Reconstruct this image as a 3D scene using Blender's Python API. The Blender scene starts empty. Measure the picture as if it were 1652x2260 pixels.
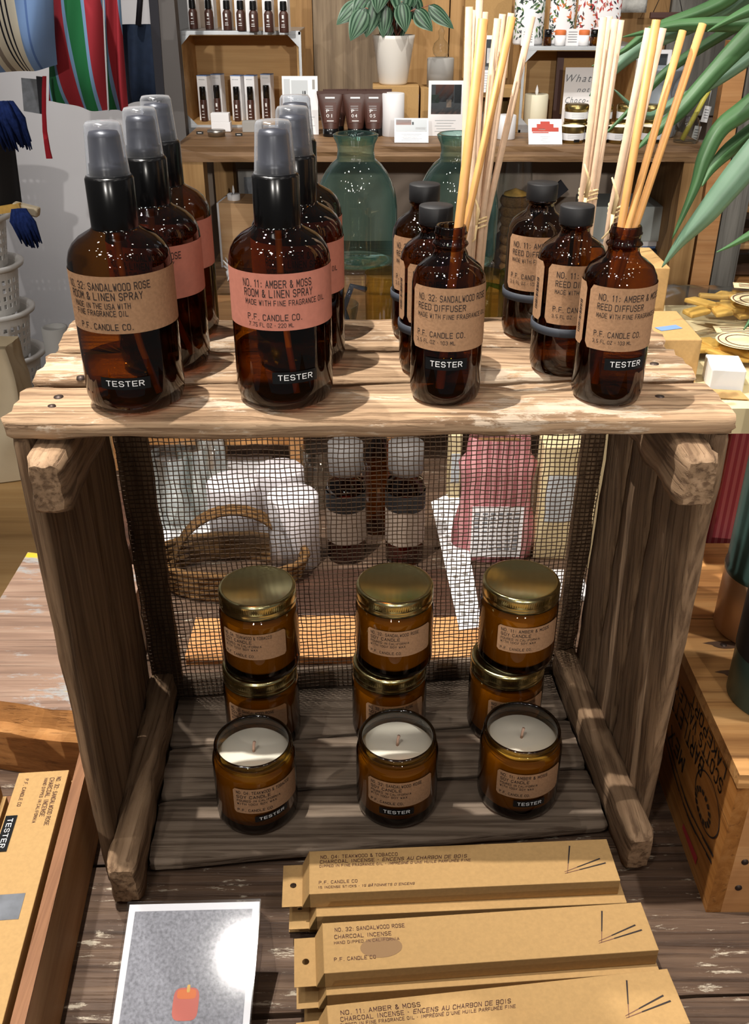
import bpy, bmesh, math, random
from mathutils import Vector, Matrix, noise
random.seed(7)
sc = bpy.context.scene
col = sc.collection
R = math.radians
# ------------------------------------------------------------------ camera
FPX, PITCH = 2100.0, R(29.4)
CAM = Vector((0, 0, 1.42))
cd = bpy.data.cameras.new('camera'); cam = bpy.data.objects.new('camera', cd); col.objects.link(cam)
cam.location = CAM; cam.rotation_euler = (math.pi/2 - PITCH, 0, 0)
cd.sensor_fit = 'VERTICAL'; cd.sensor_height = 24.0; cd.lens = 24.0*FPX/2260.0
cd.clip_start = 0.01; cd.clip_end = 50
sc.camera = cam
def ray(px, py):
    a = (px-826)/FPX; u = (1130-py)/FPX
    c, s = math.cos(PITCH), math.sin(PITCH)
    return Vector((a, c+u*s, -s+u*c))
def at_y(px, py, Y):
    d = ray(px, py); return CAM + d*(Y/d.y)
def at_z(px, py, Z):
    d = ray(px, py); return CAM + d*((Z-CAM.z)/d.z)
def mpp(p):                                   # metres per pixel at a point
    v = Vector(p)-CAM
    return (v.y*math.cos(PITCH) - v.z*math.sin(PITCH))/FPX
# ------------------------------------------------------------------ view, world, lights
sc.view_settings.view_transform = 'Standard'; sc.view_settings.look = 'None'
sc.view_settings.gamma = 1.0; sc.view_settings.use_curve_mapping = False
sc.view_settings.exposure = 0.0
try:
    sc.cycles.use_denoising = True
    sc.cycles.caustics_reflective = False; sc.cycles.caustics_refractive = False
    sc.cycles.transparent_max_bounces = 32; sc.cycles.max_bounces = 10
    sc.cycles.sample_clamp_indirect = 4.0
except Exception: pass
w = bpy.data.worlds.new('shop_ambient'); sc.world = w; w.use_nodes = True
w.node_tree.nodes['Background'].inputs[0].default_value = (0.95, 0.88, 0.82, 1)
w.node_tree.nodes['Background'].inputs[1].default_value = 0.10
def spot(name, loc, target, power, size=70, blend=0.5, radius=0.02, color=(1, .945, .87)):
    l = bpy.data.lights.new(name, 'SPOT'); l.energy = power; l.spot_size = R(size); l.spot_blend = blend
    l.shadow_soft_size = radius; l.color = color
    o = bpy.data.objects.new(name, l); col.objects.link(o); o.location = loc
    o.rotation_euler = (Vector(target)-Vector(loc)).to_track_quat('-Z', 'Y').to_euler()
    return o
spot('track_or_fill_spot', (-.30, .58, 2.32), (-.02, .62, 1.0), 96, 58, .35, .006)
spot('track_or_fill_spot', (-.55, 1.02, 2.60), (.10, .82, .85), 75, 46, .5, .02)
spot('track_or_fill_spot', (-.515, -.53, 2.90), (0, .5, .75), 26, 50, .6, .06)
spot('track_or_fill_spot', (-.45, 1.35, 2.75), (-.15, 2.5, 1.2), 74, 50, .6, .025)
spot('track_or_fill_spot', (.35, 1.25, 2.75), (.5, 2.5, 1.15), 74, 55, .6, .025)
spot('track_or_fill_spot', (-1.45, 1.25, 2.7), (-.8, 2.2, 1.3), 46, 60, .5, .02, (1, .97, .95))
spot('track_or_fill_spot', (.75, .45, 2.5), (.50, .80, .9), 52, 42, .5, .02)
spot('track_or_fill_spot', (-.85, .45, 2.5), (-.42, .75, .8), 16, 36, .5, .02)
spot('track_or_fill_spot', (-.9, -4.2, 2.45), (-.05, 2.7, .95), 320, 18, .6, .05)  # added far fill spot, slips light under the back shelf into the recess
spot('track_or_fill_spot', (1.0, -4.2, 2.45), (.3, 2.7, .95), 320, 18, .6, .05)  # second added fill spot from the right, brightens the same recess
for i, (x, y) in enumerate([(-1.5,-.6),(-.9,-1.2),(-.2,-1.5),(.5,-1.2),(1.2,-.8),(1.6,.2),(1.5,1.0),(-1.7,.5),(.2,-.5),(.9,-.1),(-.9,.0),(.35,.9),(-.15,1.15),(1.05,1.5),(-1.0,1.0),(-.5,-.9),(.15,-1.1),(-1.2,.2),(.6,.3),(.75,-.6),(-.55,-.2)]):
    l = bpy.data.lights.new('ceiling_bulb', 'POINT'); l.energy = 1.7; l.shadow_soft_size = .042; l.color = (1, .93, .86)
    o = bpy.data.objects.new('ceiling_bulb', l); col.objects.link(o); o.location = (x, y, 2.85)
for x, y, z in ((-.62, .10, 2.05), (-.28, -.12, 2.15), (.42, .05, 2.2)):  # added bulbs, not pendants of the shop: they give the amber glass larger glints
    l = bpy.data.lights.new('glint_bulb', 'POINT'); l.energy = 2.6; l.shadow_soft_size = .05; l.color = (1, .95, .9)
    o = bpy.data.objects.new('glint_bulb', l); col.objects.link(o); o.location = (x, y, z)
# ------------------------------------------------------------------ materials
M = {}
def new_mat(name):
    m = bpy.data.materials.new(name); m.use_nodes = True; M[name] = m
    nt = m.node_tree; nt.nodes.clear()
    out = nt.nodes.new('ShaderNodeOutputMaterial')
    return m, nt, nt.nodes, nt.links, out
def principled(N, color=None, rough=.5, metal=0, spec=.5):
    p = N.new('ShaderNodeBsdfPrincipled')
    if color: p.inputs['Base Color'].default_value = (*color, 1)
    p.inputs['Roughness'].default_value = rough; p.inputs['Metallic'].default_value = metal
    p.inputs['Specular IOR Level'].default_value = spec
    return p
def s2l(c):                                   # 0-255 sRGB -> linear
    return tuple((x/255/12.92 if x/255 <= .04045 else ((x/255+.055)/1.055)**2.4) for x in c)
def plain(name, rgb, rough=.5, metal=0, spec=.5, var=.0, scale=60, bump=0):
    m, nt, N, L, out = new_mat(name); c = s2l(rgb)
    p = principled(N, c, rough, metal, spec)
    if var or bump:
        tc = N.new('ShaderNodeTexCoord'); n = N.new('ShaderNodeTexNoise'); n.inputs['Scale'].default_value = scale
        n.inputs['Detail'].default_value = 5; L.new(tc.outputs['Object'], n.inputs['Vector'])
        if var:
            r = N.new('ShaderNodeValToRGB'); r.color_ramp.elements[0].position = .3; r.color_ramp.elements[1].position = .7
            r.color_ramp.elements[0].color = (*[x*(1-var) for x in c], 1); r.color_ramp.elements[1].color = (*[min(1, x*(1+var)) for x in c], 1)
            L.new(n.outputs['Fac'], r.inputs['Fac']); L.new(r.outputs['Color'], p.inputs['Base Color'])
        if bump:
            b = N.new('ShaderNodeBump'); b.inputs['Strength'].default_value = bump; b.inputs['Distance'].default_value = .002
            L.new(n.outputs['Fac'], b.inputs['Height']); L.new(b.outputs['Normal'], p.inputs['Normal'])
    L.new(p.outputs[0], out.inputs[0]); return m
def wood(name, dark, base, light, axis='X', scale=1.0, rough=.75, bump=.5, crack=.55, fleck=None, fleck_amt=.62, paint=None, knots=0, fine=80):
    m, nt, N, L, out = new_mat(name)
    tc = N.new('ShaderNodeTexCoord')
    def mapped(al, ac):
        mp = N.new('ShaderNodeMapping')
        sv = [ac*scale]*3; sv['XYZ'.index(axis)] = al*scale
        mp.inputs['Scale'].default_value = sv; L.new(tc.outputs['Object'], mp.inputs['Vector']); return mp
    def noise_(mp, detail=6, dist=0., rough_=.6):
        n = N.new('ShaderNodeTexNoise'); n.inputs['Scale'].default_value = 1; n.inputs['Detail'].default_value = detail
        n.inputs['Roughness'].default_value = rough_; n.inputs['Distortion'].default_value = dist
        L.new(mp.outputs[0], n.inputs['Vector']); return n
    n1 = noise_(mapped(3, fine), 9, .25, .68)
    r1 = N.new('ShaderNodeValToRGB'); e = r1.color_ramp.elements
    e[0].position, e[1].position = .28, .72
    e[0].color = (*s2l(dark), 1); e[1].color = (*s2l(light), 1); x = e.new(.5); x.color = (*s2l(base), 1)
    L.new(n1.outputs['Fac'], r1.inputs['Fac'])
    # broad weathering
    n2 = noise_(mapped(5, 12), 4, .8)
    mx = N.new('ShaderNodeMix'); mx.data_type = 'RGBA'; mx.blend_type = 'MULTIPLY'; mx.inputs['Factor'].default_value = .7
    r2 = N.new('ShaderNodeValToRGB'); r2.color_ramp.elements[0].position = .32; r2.color_ramp.elements[1].position = .62
    r2.color_ramp.elements[0].color = (.66, .64, .63, 1); r2.color_ramp.elements[1].color = (1, 1, 1, 1)
    L.new(n2.outputs['Fac'], r2.inputs['Fac']); L.new(r1.outputs['Color'], mx.inputs[6]); L.new(r2.outputs['Color'], mx.inputs[7])
    # fine dark cracks along the grain
    n3 = noise_(mapped(6, 240), 6, .2)
    r3 = N.new('ShaderNodeValToRGB'); r3.color_ramp.elements[0].position = crack-.2; r3.color_ramp.elements[1].position = crack-.06
    r3.color_ramp.elements[0].color = (.5, .45, .42, 1); r3.color_ramp.elements[1].color = (1, 1, 1, 1)
    L.new(n3.outputs['Fac'], r3.inputs['Fac'])
    m2 = N.new('ShaderNodeMix'); m2.data_type = 'RGBA'; m2.blend_type = 'MULTIPLY'; m2.inputs['Factor'].default_value = .85
    L.new(mx.outputs[2], m2.inputs[6]); L.new(r3.outputs['Color'], m2.inputs[7])
    c = m2.outputs[2]
    if knots:
        kn = N.new('ShaderNodeTexVoronoi'); kn.inputs['Scale'].default_value = 1; L.new(mapped(knots*.6, knots).outputs[0], kn.inputs['Vector'])
        kr = N.new('ShaderNodeValToRGB'); kr.color_ramp.elements[0].position = .05; kr.color_ramp.elements[1].position = .13
        kr.color_ramp.elements[0].color = (.22, .16, .13, 1); kr.color_ramp.elements[1].color = (1, 1, 1, 1)
        L.new(kn.outputs['Distance'], kr.inputs['Fac'])
        mk = N.new('ShaderNodeMix'); mk.data_type = 'RGBA'; mk.blend_type = 'MULTIPLY'; mk.inputs['Factor'].default_value = .8
        L.new(c, mk.inputs[6]); L.new(kr.outputs['Color'], mk.inputs[7]); c = mk.outputs[2]
    def over(colr, al, ac, lo, hi, c):
        nf = noise_(mapped(al, ac), 8, .2, .75); rf = N.new('ShaderNodeValToRGB')
        rf.color_ramp.elements[0].position = lo; rf.color_ramp.elements[1].position = hi
        L.new(nf.outputs['Fac'], rf.inputs['Fac'])
        mf = N.new('ShaderNodeMix'); mf.data_type = 'RGBA'; L.new(rf.outputs['Color'], mf.inputs['Factor'])
        L.new(c, mf.inputs[6]); mf.inputs[7].default_value = (*s2l(colr), 1); return mf.outputs[2]
    if fleck: c = over(fleck, 26, 120, fleck_amt, fleck_amt+.05, c)
    if paint:
        for (pc, amt, sx) in paint: c = over(pc, sx, sx*3, amt, amt+.04, c)
    p = principled(N, None, rough, 0, .35); L.new(c, p.inputs['Base Color'])
    b = N.new('ShaderNodeBump'); b.inputs['Strength'].default_value = bump; b.inputs['Distance'].default_value = .0012
    ad = N.new('ShaderNodeMath'); ad.operation = 'ADD'; L.new(n1.outputs['Fac'], ad.inputs[0]); L.new(r3.outputs['Color'], ad.inputs[1])
    L.new(ad.outputs[0], b.inputs['Height']); L.new(b.outputs['Normal'], p.inputs['Normal'])
    L.new(p.outputs[0], out.inputs[0]); return m
def glass(name, tint, edge, gloss=.045, rough=.01, power=4, milky=0, milk=(.9, .9, .92)):
    # thin coloured glass: light passes straight through tinted, more strongly where the wall is seen edge-on; clear-coat reflection
    m, nt, N, L, out = new_mat(name)
    lw = N.new('ShaderNodeLayerWeight'); lw.inputs['Blend'].default_value = .5
    pw = N.new('ShaderNodeMath'); pw.operation = 'POWER'; pw.inputs[1].default_value = power; L.new(lw.outputs['Facing'], pw.inputs[0])
    p2 = N.new('ShaderNodeMath'); p2.operation = 'POWER'; p2.inputs[1].default_value = 2.2; L.new(lw.outputs['Facing'], p2.inputs[0])
    mc = N.new('ShaderNodeMix'); mc.data_type = 'RGBA'; L.new(p2.outputs[0], mc.inputs['Factor'])
    mc.inputs[6].default_value = (*tint, 1); mc.inputs[7].default_value = (*edge, 1)
    t = N.new('ShaderNodeBsdfTransparent'); L.new(mc.outputs[2], t.inputs['Color'])
    g = N.new('ShaderNodeBsdfGlossy'); g.inputs['Roughness'].default_value = rough
    ml = N.new('ShaderNodeMath'); ml.operation = 'MULTIPLY_ADD'; ml.inputs[1].default_value = .75; ml.inputs[2].default_value = gloss
    L.new(pw.outputs[0], ml.inputs[0])
    body = t.outputs[0]
    if milky:
        d = N.new('ShaderNodeBsdfDiffuse'); d.inputs['Color'].default_value = (*milk, 1)
        tl = N.new('ShaderNodeBsdfTranslucent'); tl.inputs['Color'].default_value = (*milk, 1)
        a = N.new('ShaderNodeMixShader'); a.inputs[0].default_value = .5; L.new(d.outputs[0], a.inputs[1]); L.new(tl.outputs[0], a.inputs[2])
        k = N.new('ShaderNodeMixShader'); L.new(a.outputs[0], k.inputs[2]); L.new(body, k.inputs[1])
        mm = N.new('ShaderNodeMath'); mm.operation = 'MULTIPLY_ADD'; mm.inputs[1].default_value = .6; mm.inputs[2].default_value = milky
        L.new(p2.outputs[0], mm.inputs[0]); L.new(mm.outputs[0], k.inputs[0]); body = k.outputs[0]
    s = N.new('ShaderNodeMixShader'); L.new(ml.outputs[0], s.inputs[0]); L.new(body, s.inputs[1]); L.new(g.outputs[0], s.inputs[2])
    L.new(s.outputs[0], out.inputs[0]); return m
def stripes(name, seq, axis, period, rough=.9):
    # woven stripes: seq = [(width_fraction, rgb)], repeated along an object axis
    m, nt, N, L, out = new_mat(name)
    tc = N.new('ShaderNodeTexCoord'); sp = N.new('ShaderNodeSeparateXYZ'); L.new(tc.outputs['Object'], sp.inputs[0])
    dv = N.new('ShaderNodeMath'); dv.operation = 'DIVIDE'; dv.inputs[1].default_value = period; L.new(sp.outputs['XYZ'.index(axis)], dv.inputs[0])
    fr = N.new('ShaderNodeMath'); fr.operation = 'FRACT'; L.new(dv.outputs[0], fr.inputs[0])
    r = N.new('ShaderNodeValToRGB'); r.color_ramp.interpolation = 'CONSTANT'; pos = 0
    for i, (wd, rgb) in enumerate(seq):
        e = r.color_ramp.elements[i] if i < 2 else r.color_ramp.elements.new(pos)
        e.position = pos; e.color = (*s2l(rgb), 1); pos += wd
    L.new(fr.outputs[0], r.inputs['Fac'])
    p = principled(N, None, rough, 0, .2); L.new(r.outputs['Color'], p.inputs['Base Color']); L.new(p.outputs[0], out.inputs[0]); return m

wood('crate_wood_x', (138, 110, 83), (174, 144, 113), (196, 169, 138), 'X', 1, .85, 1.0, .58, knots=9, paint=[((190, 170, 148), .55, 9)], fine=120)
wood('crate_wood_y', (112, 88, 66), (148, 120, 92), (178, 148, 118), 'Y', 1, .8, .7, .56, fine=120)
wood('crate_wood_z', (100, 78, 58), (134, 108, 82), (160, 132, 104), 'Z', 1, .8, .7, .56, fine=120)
wood('crate_floor_wood', (112, 97, 82), (140, 123, 106), (160, 143, 126), 'X', 1, .85, .7, .56, knots=10, fine=120)
wood('table_wood', (60, 45, 36), (100, 78, 62), (128, 104, 84), 'X', .8, .55, .8, .55, fleck=(190, 178, 158), fleck_amt=.585)
wood('bench_wood', (104, 80, 68), (150, 122, 104), (178, 152, 132), 'X', .8, .5, .6, .52, paint=[((150, 148, 146), .54, 5), ((208, 176, 50), .60, 5), ((60, 84, 140), .66, 12)])
wood('bench_side_wood', (128, 84, 42), (178, 124, 70), (206, 154, 96), 'X', .8, .7, .6, .5)
wood('pine', (136, 88, 46), (206, 152, 92), (226, 178, 118), 'X', .5, .55, .3, .55, knots=7, fine=60)
wood('old_pine', (134, 82, 30), (178, 118, 56), (202, 146, 84), 'Y', .7, .6, .4, .48)
wood('pale_pine', (186, 128, 76), (208, 152, 98), (222, 170, 116), 'X', .6, .6, .2, .45)
wood('tray_wood', (150, 104, 62), (190, 144, 96), (208, 166, 120), 'Y', .5, .6, .2, .45)
wood('tray_edge_wood', (108, 70, 46), (150, 106, 74), (180, 134, 98), 'Y', 1, .7, .5, .5)
wood('shelf_wood', (96, 70, 46), (136, 104, 72), (170, 136, 98), 'X', .7, .5, .4, .5)
wood('panel_wood', (128, 92, 52), (166, 128, 80), (188, 150, 100), 'Z', .4, .6, .2, .42)
wood('weathered_panel', (92, 78, 62), (132, 114, 92), (160, 142, 116), 'Z', .5, .7, .4, .5)
wood('ply', (176, 134, 80), (200, 160, 106), (216, 178, 126), 'X', .4, .6, .1, .4)
wood('grey_wood', (92, 90, 86), (120, 118, 112), (150, 147, 140), 'Z', .5, .6, .4, .5)
wood('light_ply', (196, 152, 108), (216, 174, 128), (228, 190, 146), 'X', .5, .6, .1, .4)
wood('dark_wood', (44, 28, 20), (70, 46, 34), (96, 66, 50), 'X', .8, .5, .3, .5)
wood('bamboo', (178, 132, 84), (204, 160, 108), (216, 178, 126), 'X', .6, .4, .1, .4)
wood('floor_wood', (150, 112, 66), (186, 146, 92), (206, 168, 114), 'X', .3, .5, .2, .45)
plain('kraft_label', (162, 125, 94), .8, 0, .2, .12, 500, .1)
plain('pink_label', (192, 124, 106), .75, 0, .2, .06, 260, .05)
plain('kraft_box', (176, 141, 92), .75, 0, .25, .06, 350, .05)
plain('kraft_inside', (120, 96, 58), .8, 0, .2)
plain('ink', (38, 26, 24), .7)
plain('box_ink', (92, 56, 44), .7)
plain('white_ink', (236, 236, 236), .6)
plain('tape_black', (16, 18, 20), .25, 0, .6)
plain('black_plastic', (12, 12, 13), .2, 0, .4)
plain('black_matte', (22, 22, 24), .6, 0, .4)
plain('band', (52, 56, 64), .6, 0, .4)
plain('wax', (246, 240, 222), .45, 0, .4)
plain('wick', (196, 160, 140), .9)
plain('brass', (214, 204, 150), .2, 1.0)
plain('iron_wire', (92, 72, 56), .45, .6)
plain('nail', (70, 58, 52), .5, .7)
plain('reed', (206, 176, 148), .7, 0, .3, .08, 200)
plain('reed_soaked', (204, 150, 88), .5, 0, .4, .08, 120)
plain('raffia', (226, 200, 150), .8)
plain('white_paint', (226, 226, 228), .5)
plain('white_paper', (240, 240, 242), .6)
plain('grey_print', (196, 202, 206), .6)
plain('wall_white', (200, 199, 202), .8, 0, .2, .02, 4)
plain('post_grey', (96, 92, 90), .7)
plain('recess_grey', (176, 160, 146), .9, 0, .2)
plain('galvanised', (186, 190, 194), .35, .8, .5, .1, 30)
plain('tube_brown', (70, 42, 34), .4, 0, .5)
plain('pot_white', (232, 228, 220), .45)
plain('soil', (44, 32, 28), .9)
plain('stem_red', (150, 92, 74), .6)
plain('leaf_dark', (36, 66, 46), .35, 0, .5)
plain('leaf_pale', (92, 122, 98), .35, 0, .5)
plain('palm_green', (58, 92, 54), .5, 0, .4, .25, 18)
plain('palm_pale', (84, 112, 90), .45, 0, .5, .1, 30)
plain('grey_ceramic', (158, 156, 152), .7)
plain('vase_grey', (150, 158, 166), .35)
plain('candle_ivory', (228, 222, 196), .5)
plain('tin_gold', (170, 150, 96), .3, 1.0)
plain('tin_silver', (190, 188, 184), .35, 1.0)
plain('mahogany', (80, 48, 40), .5)
plain('canvas_navy', (30, 42, 62), .8, 0, .2, .15, 90)
plain('strap_black', (24, 24, 34), .7)
plain('strap_red', (186, 28, 44), .6)
plain('cloth_blue', (30, 46, 96), .95, 0, .1, .3, 160)
plain('cloth_black', (24, 22, 24), .9)
plain('plastic_white', (228, 226, 222), .45)
plain('paper_bag', (212, 196, 166), .8, 0, .2, .04, 20)
plain('cream_board', (222, 204, 160), .6)
plain('steel_green', (58, 82, 76), .35, .3, .5, .04, 300)
plain('copper', (206, 166, 128), .35, .35)
plain('red_cloth', (150, 50, 60), .8, 0, .2, .15, 90)
plain('drawer_grey', (178, 186, 184), .6)
plain('box_black', (36, 38, 44), .6)
plain('yellow_wax', (206, 196, 86), .4, 0, .5)
plain('dried_mango', (218, 172, 84), .5, 0, .5, .25, 60)
plain('rope', (116, 86, 54), .9, 0, .1, .3, 200, .5)
plain('photo_red', (186, 64, 48), .6)
plain('photo_brown', (120, 80, 66), .6)
plain('photo_dark', (48, 54, 58), .6)
plain('photo_pink', (212, 164, 150), .6)
plain('photo_grey', (120, 124, 130), .6, 0, .3, .25, 70)
plain('label_blue', (110, 140, 190), .6)
plain('flower_green', (96, 128, 60), .6)
plain('flower_orange', (216, 116, 60), .6)
plain('flower_red', (176, 52, 56), .6)
plain('towel_grey', (190, 190, 186), .95, 0, .1, .1, 120, .4)
glass('amber_glass', (.40, .225, .038), (.10, .04, .006), .06)
glass('amber_rim', (.16, .085, .012), (.05, .02, .003), .07)
glass('amber_jar', (.40, .225, .032), (.13, .055, .008), .055)
glass('amber_liquid', (.76, .62, .32), (.4, .25, .07), .02)
glass('green_glass', (.68, .85, .82), (.2, .42, .39), .08, .01, 4, .05, (.25, .55, .52))
glass('bottle_green_glass', (.45, .70, .50), (.10, .25, .15), .06)
glass('clear_glass', (.95, .96, .95), (.60, .64, .63), .06)
glass('yellow_glass', (.95, .86, .45), (.60, .45, .10), .06)
glass('blue_glass', (.40, .55, .85), (.10, .18, .45), .08)
glass('acrylic', (.97, .97, .98), (.8, .82, .84), .06, .07)
glass('clear_film', (.93, .94, .94), (.7, .72, .72), .10, .12)
glass('frosted_cap', (.86, .88, .92), (.7, .72, .76), .06, .15, 4, .06, (.80, .82, .86))
stripes('tote_blue', [(.12, (126, 158, 206)), (.03, (80, 110, 170)), (.10, (126, 158, 206)), (.06, (226, 220, 200)), (.05, (150, 140, 128)), (.08, (226, 220, 200)), (.02, (40, 40, 48)), (.03, (226, 220, 200)), (.02, (40, 40, 48)), (.03, (226, 220, 200)), (.02, (40, 40, 48)), (.10, (226, 220, 200)), (.12, (126, 158, 206)), (.03, (90, 120, 176)), (.19, (126, 158, 206))], 'X', .125)
stripes('tote_red', [(.41, (172, 54, 64)), (.09, (130, 168, 208)), (.41, (44, 122, 74)), (.09, (130, 168, 208))], 'X', .064)
stripes('pink_mesh', [(.5, (206, 150, 152)), (.5, (176, 112, 116))], 'X', .012)
stripes('red_weave', [(.5, (136, 52, 58)), (.5, (160, 84, 84))], 'X', .006)

# ------------------------------------------------------------------ object helpers
def empty(name, loc, label, cat, group=None, rotz=0):
    o = bpy.data.objects.new(name, None); col.objects.link(o); o.empty_display_size = .02
    o.location = loc; o.rotation_euler = (0, 0, rotz); tag(o, label, cat, group); return o
def tag(o, label, cat, group=None):
    if label: o['label'] = label
    if cat: o['category'] = cat
    if group: o['group'] = group
    return o
class MB:
    """collects shapes, then links them as ONE mesh object"""
    def __init__(s): s.v = []; s.f = []; s.mi = []; s.mats = []; s.sm = []
    def mat(s, name):
        if name not in s.mats: s.mats.append(name)
        return s.mats.index(name)
    def add(s, vs, fs, m, smooth=False):
        b = len(s.v); i = s.mat(m); s.v += [Vector(v) for v in vs]
        for f in fs: s.f.append([b+k for k in f]); s.mi.append(i); s.sm.append(smooth)
        return s
    def box(s, c, d, m, rz=0, rx=0, ry=0, bev=0):
        x, y, z = d[0]/2, d[1]/2, d[2]/2
        rot = Matrix.Rotation(rz, 3, 'Z') @ Matrix.Rotation(ry, 3, 'Y') @ Matrix.Rotation(rx, 3, 'X'); c = Vector(c)
        if bev:
            bm = bmesh.new(); bmesh.ops.create_cube(bm, size=1)
            for v in bm.verts: v.co = Vector((v.co.x*2*x, v.co.y*2*y, v.co.z*2*z))
            bmesh.ops.bevel(bm, geom=bm.edges[:], offset=bev, segments=2, affect='EDGES', profile=.5)
            bm.verts.index_update()
            s.add([rot @ v.co + c for v in bm.verts], [[v.index for v in f.verts] for f in bm.faces], m); bm.free(); return s
        vs = [rot @ Vector(p) + c for p in ((-x,-y,-z),(x,-y,-z),(x,y,-z),(-x,y,-z),(-x,-y,z),(x,-y,z),(x,y,z),(-x,y,z))]
        return s.hexa(vs, m)
    def hexa(s, vs, m):
        return s.add(vs, [[0,3,2,1],[4,5,6,7],[0,1,5,4],[1,2,6,5],[2,3,7,6],[3,0,4,7]], m)
    def lathe(s, prof, m, c=(0,0,0), seg=40, squash=1, smooth=True):
        vs = []; fs = []; n = len(prof); c = Vector(c)
        for k in range(seg):
            a = 2*math.pi*k/seg
            for (r, z) in prof: vs.append(c + Vector((r*math.sin(a), -r*math.cos(a)*squash, z)))
        for k in range(seg):
            k2 = (k+1) % seg
            for j in range(n-1):
                q = []
                for t in (k*n+j, k2*n+j, k2*n+j+1, k*n+j+1): q.append(t)
                if prof[j][0] < 1e-7: q = [q[0], q[2], q[3]]
                elif prof[j+1][0] < 1e-7: q = [q[0], q[1], q[2]]
                fs.append(q)
        return s.add(vs, fs, m, smooth)
    def tube(s, pts, r, m, seg=8, caps=True, smooth=True):
        pts = [Vector(p) for p in pts]; rs = r if isinstance(r, (list, tuple)) else [r]*len(pts)
        vs = []; fs = []; ref = None
        for i, p in enumerate(pts):
            t = (pts[min(i+1, len(pts)-1)]-pts[max(i-1, 0)]).normalized()
            if ref is None: ref = Vector((0, 0, 1)) if abs(t.z) < .9 else Vector((1, 0, 0))
            u = t.cross(ref).normalized(); w_ = u.cross(t).normalized(); ref = w_
            for k in range(seg):
                a = 2*math.pi*k/seg; vs.append(p + (u*math.cos(a)+w_*math.sin(a))*rs[i])
        for i in range(len(pts)-1):
            for k in range(seg):
                k2 = (k+1) % seg; fs.append([i*seg+k, i*seg+k2, (i+1)*seg+k2, (i+1)*seg+k])
        if caps: fs.append(list(range(seg))[::-1]); fs.append([(len(pts)-1)*seg+k for k in range(seg)])
        return s.add(vs, fs, m, smooth)
    def grid(s, fn, nu, nv, m, smooth=True):
        vs = [fn(i/nu, j/nv) for j in range(nv+1) for i in range(nu+1)]
        fs = [[j*(nu+1)+i, j*(nu+1)+i+1, (j+1)*(nu+1)+i+1, (j+1)*(nu+1)+i] for j in range(nv) for i in range(nu)]
        if callable(m):
            for k, f in enumerate(fs): pass
            b = len(s.v); s.v += [Vector(v) for v in vs]
            for k, f in enumerate(fs): s.f.append([b+x for x in f]); s.mi.append(s.mat(m(k % nu, k//nu))); s.sm.append(smooth)
            return s
        return s.add(vs, fs, m, smooth)
    def prism(s, poly, y0, y1, m):             # polygon in XZ extruded along Y
        n = len(poly); vs = [(x, y0, z) for x, z in poly] + [(x, y1, z) for x, z in poly]
        return s.add(vs, [list(range(n)), [n+k for k in range(n)][::-1]] + [[k, n+k, n+(k+1) % n, (k+1) % n] for k in range(n)], m)
    def build(s, name, parent=None, world=False, label=None, cat=None, group=None, solid=0, fix=True):
        me = bpy.data.meshes.new(name); off = Vector(parent.location) if (world and parent) else Vector((0, 0, 0))
        me.from_pydata([v-off for v in s.v], [], s.f)
        for mn in s.mats: me.materials.append(M[mn])
        me.polygons.foreach_set('material_index', s.mi); me.polygons.foreach_set('use_smooth', s.sm); me.update()
        if fix:
            bm = bmesh.new(); bm.from_mesh(me); bmesh.ops.recalc_face_normals(bm, faces=bm.faces[:]); bm.to_mesh(me); bm.free()
        o = bpy.data.objects.new(name, me); col.objects.link(o)
        if parent: o.parent = parent
        if solid:
            md = o.modifiers.new('thickness', 'SOLIDIFY'); md.thickness = solid; md.offset = 0
        tag(o, label, cat, group); return o
def put(o, loc, rotz=0): o.location = loc; o.rotation_euler = (0, 0, rotz); return o
def solo(mb, name, label, cat, group=None, origin=None, **k):
    """a thing that is one mesh: origin moved to its base"""
    if origin is not None:
        off = Vector(origin); mb.v = [v-off for v in mb.v]
    o = mb.build(name, None, label=label, cat=cat, group=group, **k)
    if origin is not None: o.location = origin
    return o
def dup(root, loc, label=None, rotz=None, group=None):
    r = root.copy(); col.objects.link(r); r.location = loc
    if rotz is not None: r.rotation_euler = (0, 0, rotz)
    if label: r['label'] = label
    if group: r['group'] = group
    for ch in list(root.children):
        c = ch.copy(); col.objects.link(c); c.parent = r
        for g in list(ch.children):
            d = g.copy(); col.objects.link(d); d.parent = c
    return r
_tc = {}
def glyphs(txt, shear=0):
    k = (txt, shear)
    if k not in _tc:
        cu = bpy.data.curves.new('t', 'FONT'); cu.body = txt; cu.size = 1; cu.space_character = 1.25; cu.shear = shear; cu.resolution_u = 2
        ob = bpy.data.objects.new('t', cu); me = bpy.data.meshes.new_from_object(ob)
        vs = [v.co.copy() for v in me.vertices]; fs = [list(p.vertices) for p in me.polygons]
        bpy.data.objects.remove(ob); bpy.data.meshes.remove(me); bpy.data.curves.remove(cu)
        x0 = min(v.x for v in vs); x1 = max(v.x for v in vs)
        _tc[k] = ([((v.x-x0)/(x1-x0), v.y/.73) for v in vs], fs)
    return _tc[k]
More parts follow.
